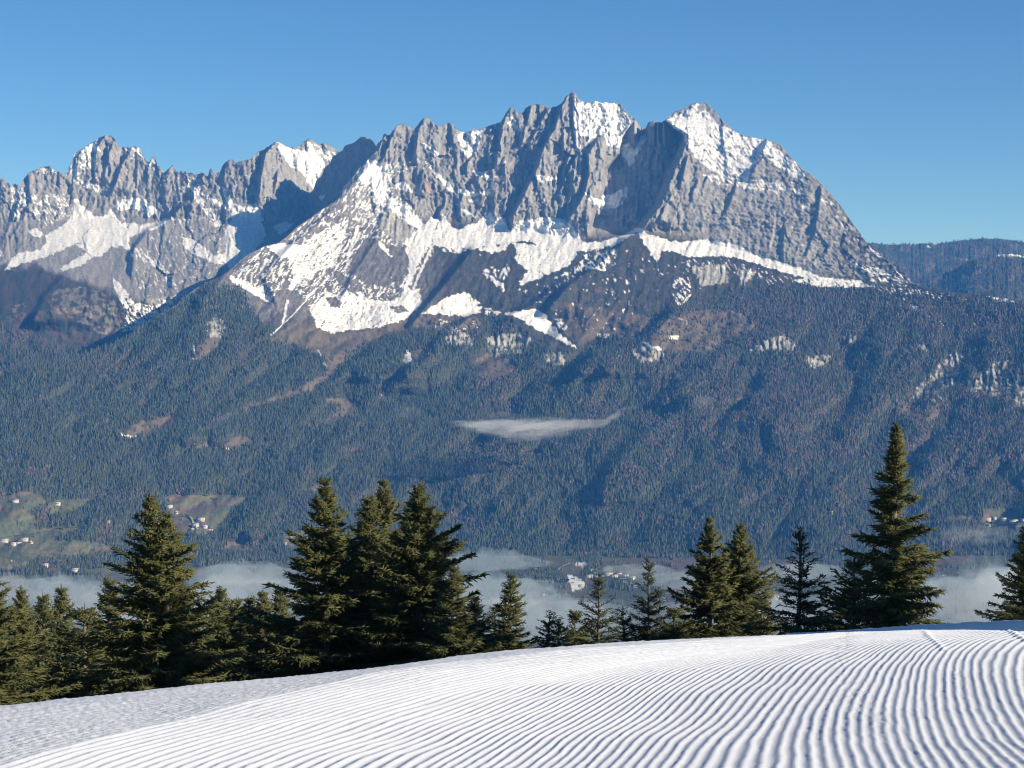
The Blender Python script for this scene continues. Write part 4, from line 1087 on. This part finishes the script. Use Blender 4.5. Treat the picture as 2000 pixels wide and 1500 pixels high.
KINDS = {
 'tall_arms': make_spruce('tall_arms', 11.8, 2.5, 1.0, 3, 1.2, .08, .02, spike=.18, clump=.3, fat=1.9, cones=True),
 'full': make_spruce('full', 12.0, 4.1, .80, 5, 1.0, .06, .02, spike=.18, fat=1.9, clump=.25),
 'double': make_spruce('double', 12.0, 3.9, .55, 8, 1.0, .06, .03, tops=((-.08, 0, 1.0), (.36, .06, .94)), cones=True, spike=.18, fat=1.9, clump=.3),
 'dense': make_spruce('dense', 11.5, 3.1, .95, 12, .72, .0, .0, spike=.17, fat=1.9, clump=.2),
 'cone': make_spruce('cone', 9.0, 2.5, .85, 15, 1.0, .02, .0, spike=.15, fat=1.6),
 'sparse': make_spruce('sparse', 8.0, 2.2, .62, 18, .90, .22, .18, cool=True, spike=.13, fat=1.3, clump=.3),
 'thin': make_spruce('thin', 6.5, 1.7, .62, 21, .95, .2, .15, cool=True, spike=.12, fat=1.25, clump=.3),
 'slender': make_spruce('slender', 9.0, 1.7, .85, 25, .85, .08, .05, spike=.14, fat=1.5, clump=.25),
 'bush': make_spruce('bush', 5.0, 2.0, .9, 28, .75, .05, .0, spike=.14, fat=1.5),
}
KH = {'tall_arms': 11.8, 'full': 12.0, 'double': 12.0, 'dense': 11.5, 'cone': 9.0, 'sparse': 8.0, 'thin': 6.5, 'slender': 9.0, 'bush': 5.0}

def plant(kind, x, ytop, r, label, wid=1.0, rot=0.0):
    base = pt(np.array(x, float), 750.0, np.array(float(r)))
    zt = float(pt(np.array(x, float), np.array(float(ytop)), np.array(float(r)))[2])
    zb = float(ground_z(np.array(float(x)), np.array(float(r)))) - .15
    hgt = zt - zb
    root = bpy.data.objects.new('spruce_tree', None)
    root.empty_display_size = .3
    root.location = (float(base[0]), float(base[1]), zb)
    s = hgt / (KH[kind] + .2)
    root.scale = (s * wid * 1.38, s * wid * 1.38, s); root.rotation_euler = (0, 0, rot)
    col.objects.link(root)
    tag(root, label, 'tree', 'spruces behind the crest of the piste')
    for nm, me in KINDS[kind].items():
        c = bpy.data.objects.new(nm, me); col.objects.link(c); c.parent = root
        if nm in ('cones', 'boughs'): c['kind'] = 'stuff'
    return root

TREES = [
 ('full', -30, 1075, 62, 'wide spruce cut by the left edge of the photo, its top outside the frame', 1.0, .3),
 ('dense', 40, 1148, 74, 'olive green spruce just right of the tree on the left edge', .8, 1.2),
 ('cone', 84, 1152, 84, 'pointed spruce left of the narrow one at the far left', 1.0, 2.0),
 ('cone', 118, 1137, 88, 'narrow spire shaped spruce between two bushier ones at far left', .95, .7),
 ('bush', 165, 1176, 70, 'low ragged spruce beside the big double topped tree', 1.25, 4.0),
 ('cone', 212, 1120, 92, 'spruce tip peeking out behind the left flank of the double topped tree', 1.0, 5.0),
 ('double', 300, 958, 64, 'huge double topped spruce hung with brown cones, left part of the row', 1.0, 0.0),
 ('full', 352, 1120, 80, 'darker spruce half hidden behind the double topped tree', .85, 2.2),
 ('dense', 432, 1146, 94, 'round topped olive spruce at the left of the small sunny clump', .82, 3.3),
 ('cone', 462, 1160, 99, 'small spruce top showing between the two fuller ones of the sunny clump', 1.0, 1.1),
 ('cone', 488, 1157, 96, 'dark spruce tip in the middle of the sunny clump', 1.1, 2.7),
 ('cone', 512, 1146, 93, 'tallest pointed spruce of the sunny clump, light green', 1.0, 0.4),
 ('cone', 545, 1140, 95, 'spruce at the right end of the sunny clump touching the dark trio', 1.1, 5.5),
 ('bush', 500, 1240, 76, 'short bushy spruce standing in front of the sunny clump', 1.2, 0.9),
 ('bush', 395, 1235, 74, 'low spruce at the foot of the double topped tree on its right side', 1.3, 3.9),
 ('full', 636, 930, 72, 'left tree of the tall central trio, with a slim pointed top', 1.0, 1.0),
 ('cone', 722, 958, 74, 'thin secondary spruce rising just left of the middle tree of the trio', 1.0, 2.4),
 ('full', 752, 934, 76, 'middle tree of the tall central trio', .92, 3.0),
 ('dense', 818, 943, 71, 'blunt topped dense spruce on the right of the central trio', .95, 4.4),
 ('cone', 886, 1098, 68, 'shorter spruce leaning out from the right flank of the central trio', 1.1, 5.2),
 ('cone', 928, 1158, 72, 'dark small spruce right of the central trio', 1.2, 1.9),
 ('thin', 968, 1184, 84, 'thin young spruce left of the slender one with the light tip', 1.4, .2),
 ('slender', 997, 1112, 78, 'slender spruce with a light tip standing alone right of the trio', 1.0, 3.1),
 ('thin', 1071, 1190, 70, 'wispy young spruce with a long bare leader', 1.3, 2.1),
 ('thin', 1092, 1205, 76, 'tiny spruce between the wispy one and the round green one', 1.3, 4.1),
 ('bush', 1122, 1184, 82, 'round light green spruce in the gap of the row', .8, 1.3),
 ('sparse', 1170, 1118, 72, 'open branched spruce with a golden tip near the village', 1.0, 0.6),
 ('thin', 1220, 1184, 74, 'skinny little spruce right of the open branched one', 1.5, 5.0),
 ('sparse', 1269, 1088, 70, 'dark thin spruce with a bare spiky top, left of the twin trees', .85, 2.9),
 ('full', 1388, 1008, 73, 'left one of the twin spruces', .86, 2.6),
 ('dense', 1447, 1020, 75, 'right one of the twin spruces', .80, .5),
 ('bush', 1318, 1180, 70, 'low spreading spruce at the left foot of the twin trees', 1.2, 1.7),
 ('bush', 1490, 1165, 71, 'low spruce at the right foot of the twin trees', 1.1, 3.6),
 ('sparse', 1562, 1026, 66, 'see through spruce with a pale trunk between the twins and the tallest tree', 1.0, 4.7),
 ('bush', 1668, 1085, 64, 'dark low spruce leaning against the left side of the tallest tree', 1.15, 0.2),
 ('tall_arms', 1750, 824, 60, 'tallest spruce of the row, clumpy arms standing high above the others at right', 1.0, 1.4),
 ('full', 2012, 1000, 50, 'spruce cut by the right edge of the photo', .8, 2.3),
]
for t_ in TREES:
    plant(*t_)
# unseen spruces added outside the frame on the right to shade the tree row
for x_, y_, r_, lb in ((30, 53.5, 10.5, 'first'), (35, 51.5, 12, 'second'), (31, 41.0, 12.5, 'fourth'), (37, 37, 14, 'fifth'), (36, 42.5, 13, 'sixth')):
    hr = math.hypot(x_, y_)
    plant('full', 1000 + F * x_ / y_, HORIZ - F * r_ / hr * (hr / y_), hr, lb + ' unseen tall spruce beyond the right edge, added to shade the row', .72, x_)

# ------------------------------------------------------------------ farms and lanes in the valley
def on_ground(x, y):
    i = np.argmin((FRONT_X - x) ** 2 + ((FRONT_Y - y) * 1.5) ** 2 + 1e6 * (FRONT_Y < 500))
    return Vector(FRONT_P.reshape(-1, 3)[i])

M_PLASTER = mat_noise('white_plaster', (.45, .44, .42), (.65, .63, .60), .6, .8, .2)
M_TIMBER = mat_noise('weathered_timber', (.10, .06, .035), (.18, .11, .065), 1.5, .8, .2)
M_ROOF = mat_noise('roof_tiles', (.12, .085, .07), (.22, .15, .12), 1.2, .8, .2)
M_ROOF_LIGHT = mat_noise('frosted_roof', (.38, .35, .34), (.55, .52, .50), 1.2, .8, .2)
M_PANE = mat_noise('window_glass', (.02, .025, .03), (.05, .06, .07), 2.0, .2, .5)
M_LANE = mat_noise('lane_gravel', (.25, .23, .20), (.36, .34, .30), .2, .9, .1)

def box(v, f, x0, x1, y0, y1, z0, z1):
    o = len(v)
    v += [(x0, y0, z0), (x1, y0, z0), (x1, y1, z0), (x0, y1, z0), (x0, y0, z1), (x1, y0, z1), (x1, y1, z1), (x0, y1, z1)]
    f += [(o, o + 3, o + 2, o + 1), (o + 4, o + 5, o + 6, o + 7), (o, o + 1, o + 5, o + 4), (o + 1, o + 2, o + 6, o + 5), (o + 2, o + 3, o + 7, o + 6), (o + 3, o, o + 4, o + 7)]

def house_meshes(L_, Wd, h, roofm, wood):
    out = {}
    v, f = [], []; box(v, f, -L_ / 2, L_ / 2, -Wd / 2, Wd / 2, -3, h * (.5 if wood else 1))
    out['wall'] = mesh_from('wall', v, f, mat=M_PLASTER, link=False).data
    v, f = [], []; box(v, f, -L_ / 2 - .1, L_ / 2 + .1, -Wd / 2 - .1, Wd / 2 + .1, h * .5 if wood else h, h + .05)
    rise = Wd * .24
    o = len(v); x = L_ / 2 + .05; y = Wd / 2 + .05
    v += [(-x, -y, h), (-x, y, h), (-x, 0, h + rise), (x, -y, h), (x, y, h), (x, 0, h + rise)]
    f2 = [(o, o + 2, o + 1, o + 1), (o + 3, o + 4, o + 5, o + 5)]
    me = bpy.data.meshes.new('upper_storey'); me.from_pydata(v, [], f + [q[:3] for q in f2]); me.materials.append(M_TIMBER if wood else M_PLASTER)
    out['upper_storey'] = me
    ov = 1.2; t = .35; v = []; f = []
    for s in (-1, 1):
        o = len(v); ye = s * (Wd / 2 + ov); ze = h - ov * .48
        a = [(-L_ / 2 - ov, 0, h + rise + t), (L_ / 2 + ov, 0, h + rise + t), (L_ / 2 + ov, ye, ze + t), (-L_ / 2 - ov, ye, ze + t)]
        v += a + [(p[0], p[1], p[2] - t) for p in a]
        f += [(o, o + 1, o + 2, o + 3), (o + 7, o + 6, o + 5, o + 4), (o, o + 4, o + 5, o + 1), (o + 1, o + 5, o + 6, o + 2), (o + 2, o + 6, o + 7, o + 3), (o + 3, o + 7, o + 4, o)]
    out['roof'] = mesh_from('roof', v, f, mat=roofm, link=False).data
    v, f = [], []; box(v, f, L_ * .15, L_ * .15 + .9, .3, 1.2, h + rise * .5, h + rise + 1.4)
    out['chimney'] = mesh_from('chimney', v, f, mat=M_PLASTER, link=False).data
    v, f = [], []; box(v, f, -.6, .6, -.06, .06, -.7, .7)
    out['window'] = mesh_from('window', v, f, mat=M_PANE, link=False).data
    return out, L_, Wd, h
HOUSES = [house_meshes(15, 11, 6.5, M_ROOF, True), house_meshes(20, 12, 7, M_ROOF_LIGHT, False), house_meshes(11, 9, 4.5, M_ROOF_LIGHT, True), house_meshes(26, 13, 7, M_ROOF_LIGHT, False)]

def house(kind, x, y, rot, label, s=1.0):
    H_, L_, Wd, h = HOUSES[kind]
    p = on_ground(x, y)
    root = bpy.data.objects.new('farmhouse', None); col.objects.link(root)
    root.location = p; root.rotation_euler = (0, 0, R(rot)); root.scale = (s, s, s)
    tag(root, label, 'house', 'houses and farms scattered over the valley')
    for nm in ('wall', 'upper_storey', 'roof', 'chimney'):
        c = bpy.data.objects.new(nm, H_[nm]); col.objects.link(c); c.parent = root
    n = max(2, int(L_ / 4.2))
    for i in range(n):
        for z in (1.4, h - 1.6):
            w = bpy.data.objects.new('window', H_['window']); col.objects.link(w); w.parent = root
            w.location = (-L_ / 2 + (i + .5) * L_ / n, -Wd / 2 - .12, z)

HL = [
 (3, 8, 1060, 10, 'long white farm roof at the far left edge of the valley'), (1, 24, 1064, -15, 'white house right of the long farm roof at the far left'),
 (0, 36, 1060, 30, 'timber house in the middle of the hamlet at far left'), (3, 47, 1056, 5, 'wide farm at the top of the left hamlet'),
 (2, 60, 1062, -30, 'small bright house at the right end of the left hamlet'), (1, 30, 982, 20, 'lone white house on the upper left field'),
 (1, 112, 986, -10, 'white farm between the two upper left fields'), (2, 212, 1022, 0, 'tiny hut at the end of the lane near the wood'),
 (1, 330, 992, 15, 'upper house of the hamlet behind the double topped tree'), (2, 345, 1004, -20, 'small house below the upper hamlet house right of the double topped tree'),
 (3, 392, 1018, 0, 'largest farm of the hamlet right of the double topped tree'), (1, 382, 1026, 25, 'white house on the bend of the lane'),
 (1, 398, 1030, -15, 'white house just below the largest farm'), (0, 410, 1035, 10, 'rightmost house of the hamlet below the green field'),
 (2, 374, 1036, 40, 'lowest small house of the hamlet below the green field'), (2, 462, 994, 0, 'hut at the right edge of the big green field'),
 (2, 431, 1074, 10, 'hut on the left tip of the brown triangular clearing'), (2, 556, 1064, 0, 'left hut of the pair beside the tall trio'), (1, 584, 1062, -10, 'right house of the pair beside the tall trio'),
 (1, 88, 1106, 5, 'house at the edge of the mist at far left'), (3, 146, 1116, 0, 'long farm half sunk in the mist at left'),
 (1, 1150, 1130, 10, 'leftmost house of the village in the mist'), (2, 1163, 1128, -20, 'second house from the left in the misty village'),
 (3, 1188, 1126, 0, 'long house in the middle of the misty village'), (1, 1199, 1128, 30, 'white gable right of the long house in the misty village'),
 (0, 1210, 1122, 10, 'timber house above the others in the misty village'), (1, 1222, 1130, -10, 'house right of the grove in the misty village'), (1, 1234, 1132, 15, 'rightmost house of the misty village'),
 (2, 1062, 1163, 0, 'hut alone in the fog below the snowy meadow'), (1, 1498, 1164, 10, 'white house glimpsed right of the twin spruces'), (3, 1512, 1168, -5, 'pale barn roof glimpsed right of the twin spruces'),
 (1, 1928, 1018, 0, 'leftmost farmhouse below the right hand field'), (2, 1943, 1014, 20, 'small house at the top of the right hand hamlet'), (1, 1960, 1018, -15, 'house in the middle of the right hand hamlet'),
 (3, 1980, 1022, 5, 'long farm at the right of the right hand hamlet'), (2, 1998, 1016, 0, 'house cut by the right edge of the photo'), (2, 1932, 1029, 30, 'lowest hut of the right hand hamlet near the fog'),
 (2, 1405, 882, 0, 'single bright hut in the middle of the wooded slope'), (2, 1622, 1004, 0, 'hut on the narrow clearing left of the tallest spruce'),
 (2, 316, 1020, 0, 'hut behind the right top of the double topped tree'),
]
for h_ in HL: house(*h_, s=.9)

def lane(pts, w, label):
    a = np.array(pts, float); n = max(12, int(np.hypot(*(a[-1] - a[0])) / 5))
    t = np.linspace(0, len(a) - 1, n)
    xs = np.interp(t, range(len(a)), a[:, 0]); ys = np.interp(t, range(len(a)), a[:, 1])
    P = np.array([on_ground(x, y) for x, y in zip(xs, ys)])
    k = np.array([.25, .5, .25])
    for c in range(3): P[1:-1, c] = np.convolve(P[:, c], k, 'valid')
    T = np.gradient(P, axis=0); S = np.stack([-T[:, 1], T[:, 0], T[:, 2] * 0], 1); S /= np.linalg.norm(S, axis=1, keepdims=True)
    V = np.concatenate([P + S * w + [0, 0, 2.2], P - S * w + [0, 0, 2.2]])
    F_ = [(i, i + 1, n + i + 1, n + i) for i in range(n - 1)]
    o = mesh_from('road', V, F_, mat=M_LANE); tag(o, label, None, kind='structure')
lane([(0, 1052), (60, 1042), (110, 1034), (178, 1026)], 3.5, 'pale lane crossing the left fields')
lane([(318, 974), (345, 967), (378, 966), (405, 969), (430, 964)], 3, 'lane along the top of the green field')
lane([(350, 1008), (368, 1008), (376, 1014), (378, 1024), (386, 1034)], 3, 'lane curving down to the hamlet')
lane([(1089, 1122), (1091, 1112), (1102, 1105), (1120, 1100)], 3, 'lane round the low hill')
lane([(615, 731), (635, 731), (656, 731)], 3, 'short pale track across the brown clearing')

# ------------------------------------------------------------------ mist
def mist_mat(name, dens, colr=(1, 1, 1)):
    m = bpy.data.materials.new(name); m.use_nodes = True
    nt = m.node_tree; nt.nodes.clear()
    out = nt.nodes.new('ShaderNodeOutputMaterial'); pv = nt.nodes.new('ShaderNodeVolumePrincipled')
    pv.inputs['Color'].default_value = (*colr, 1); pv.inputs['Absorption Color'].default_value = (1, 1, 1, 1)
    pv.inputs['Density'].default_value = dens; pv.inputs['Anisotropy'].default_value = .1
    nt.links.new(pv.outputs[0], out.inputs['Volume'])
    return m

def mist_sheet(name, C, T, N_, mat, label):
    """closed body of varying thickness T about the surface C along N_; zero thickness seals the rim"""
    nr, nc = T.shape
    T = T.copy(); T[0] = T[-1] = 0; T[:, 0] = T[:, -1] = 0
    top = C + N_ * (T / 2)[..., None]; bot = C - N_ * (T / 2)[..., None]
    n = nr * nc; ib = np.arange(n) + n; ib = np.where(T.ravel() <= 0, np.arange(n), ib)
    f = grid_faces(nr, nc); fb = ib[f][:, ::-1]
    on = (T.ravel()[f] > 0).any(1)
    V = np.concatenate([top.reshape(-1, 3), bot.reshape(-1, 3)])
    F_ = np.concatenate([f[on], fb[on]])
    used = np.zeros(len(V), bool); used[F_.ravel()] = True
    remap = np.cumsum(used) - 1
    o = mesh_from(name, V[used], remap[F_], smooth=True, mat=mat)
    tag(o, label, None, kind='stuff')

def valley_mist():
    xs = np.arange(-260, 2300, 7.0); ys = np.concatenate([np.arange(1074, 1180, 2.0), np.arange(1180, 1330, 4.0)])
    X, Y = np.meshgrid(xs, ys)
    def blobs(L_):
        m = np.zeros(X.shape)
        for x, y, a, b, w in L_: m = np.maximum(m, w * np.exp(-((X - x) / a) ** 2 - ((Y - y) / b) ** 2))
        return m
    m = blobs([(80, 1150, 230, 32, 1.0), (240, 1200, 330, 50, 1.0), (470, 1118, 130, 20, .75), (480, 1160, 200, 40, 1.0), (960, 1096, 110, 12, .8), (950, 1150, 150, 24, 1.0), (1020, 1205, 260, 38, 1.0),
               (1240, 1110, 70, 12, .75), (1330, 1130, 90, 18, .7), (1560, 1110, 130, 18, .6), (1480, 1190, 220, 40, .8), (1760, 1150, 160, 30, .75), (1930, 1165, 200, 40, 1.5), (1970, 1110, 120, 14, .7), (700, 1160, 200, 50, .9), (1850, 1070, 60, 10, .3)])
    n = fbm(X / 120, Y / 20, 6, 701, .62) * 1.1 + .6 * fbm(X / 34, Y / 7, 4, 705, .6)
    T = np.maximum(m * (1.0 + 1.15 * n) - .20, 0) ** 1.35 * 100
    hole = np.exp(-((X - 1130) / 60) ** 2 - ((Y - 1122) / 16) ** 2) + np.exp(-((X - 1190) / 50) ** 2 - ((Y - 1128) / 8) ** 2) + np.exp(-((X - 1010) / 90) ** 2 - ((Y - 1120) / 9) ** 2)
    T = T * (1 - np.clip(hole, 0, 1))
    r = 605.0 * F / (Y - HORIZ)
    C = pt(X, Y, r); C[..., 2] = -612 + 4 * fbm(X / 60, Y / 14, 3, 707)
    C = C[::-1]; T = T[::-1]
    mist_sheet('valley_fog', C, T, np.array([0, 0, 1.]), mist_mat('fog_vapour', .0031, (.62, .82, 1)), 'white morning fog lying in patches along the valley floor')
    # the little cloud against the wooded slope
    xs = np.arange(860, 1260, 3.0); ys = np.arange(780, 872, 1.5)
    X, Y = np.meshgrid(xs, ys)
    yc = np.interp(X, [870, 930, 1000, 1060, 1120, 1180, 1215, 1250], [823, 828, 833, 832, 826, 824, 800, 792])
    hw = np.interp(X, [870, 930, 1000, 1060, 1120, 1180, 1215, 1250], [3, 11, 20, 21, 13, 8, 10, 6])
    d = (Y - yc) / hw
    n = fbm(X / 40, Y / 9, 5, 721, .62)
    T = np.maximum(np.exp(-np.where(d < 0, (d * 1.7) ** 2, (d * .85) ** 2)) * np.interp(X, [862, 940, 1050, 1130, 1200, 1250], [0, .9, 1, .6, .4, 0]) * (1 + 1.3 * n) - .10, 0) ** 1.2 * 290
    C = pt(X, Y, 6840.0)
    mist_sheet('slope_cloud', C, T, np.array([.12, .99, 0.]), mist_mat('cloud_vapour', .0062, (.88, .94, 1)), 'thin white cloud strip floating before the dark wooded slope')
    # smoke and wisps
    for nm, cx, cy2, a, b, rr, tt, lb in (('mist_wisp', 1378, 785, 22, 12, 6850, 30, 'faint wisp of mist over the wooded slope right of the cloud'), ('mist_wisp', 795, 805, 30, 12, 6850, 24, 'faint wisp of mist over the wooded slope left of the cloud'),
                                          ('smoke_plume', 1188, 1112, 10, 9, 5900, 70, 'white smoke rising behind the misty village'), ('mist_wisp', 1905, 1045, 70, 16, 6100, 60, 'mist drifting below the right hand hamlet')):
        X, Y = np.meshgrid(np.linspace(cx - 2 * a, cx + 2 * a, 40), np.linspace(cy2 - 2 * b, cy2 + 2 * b, 30))
        T = np.maximum(np.exp(-((X - cx) / a) ** 2 - ((Y - cy2) / b) ** 2) * (1 + 1.1 * fbm(X / 18, Y / 9, 4, int(cx))) - .15, 0) * tt
        mist_sheet(nm, pt(X, Y, float(rr)), T, np.array([.1, .99, 0.]), bpy.data.materials['cloud_vapour'], lb)
valley_mist()

# ------------------------------------------------------------------ air
def haze():
    m = bpy.data.materials.new('haze_air'); m.use_nodes = True
    nt = m.node_tree; nt.nodes.clear()
    out = nt.nodes.new('ShaderNodeOutputMaterial'); pv = nt.nodes.new('ShaderNodeVolumePrincipled')
    pv.inputs['Color'].default_value = (*HAZE_COLOR, 1)
    pv.inputs['Absorption Color'].default_value = (1, 1, 1, 1)
    pv.inputs['Density'].default_value = HAZE_DENSITY
    pv.inputs['Anisotropy'].default_value = 0.0
    nt.links.new(pv.outputs[0], out.inputs['Volume'])
    x, y0, y1, z0, z1 = 27000, -27000, 32000, VALLEY_Z - 12, 1150
    v = [(-x, y0, z0), (x, y0, z0), (x, y1, z0), (-x, y1, z0), (-x, y0, z1), (x, y0, z1), (x, y1, z1), (-x, y1, z1)]
    f = [(0, 3, 2, 1), (4, 5, 6, 7), (0, 1, 5, 4), (1, 2, 6, 5), (2, 3, 7, 6), (3, 0, 4, 7)]
    o = mesh_from('haze', v, f, mat=m)
    tag(o, 'pale blue morning haze over the valley', None, kind='stuff')
haze()
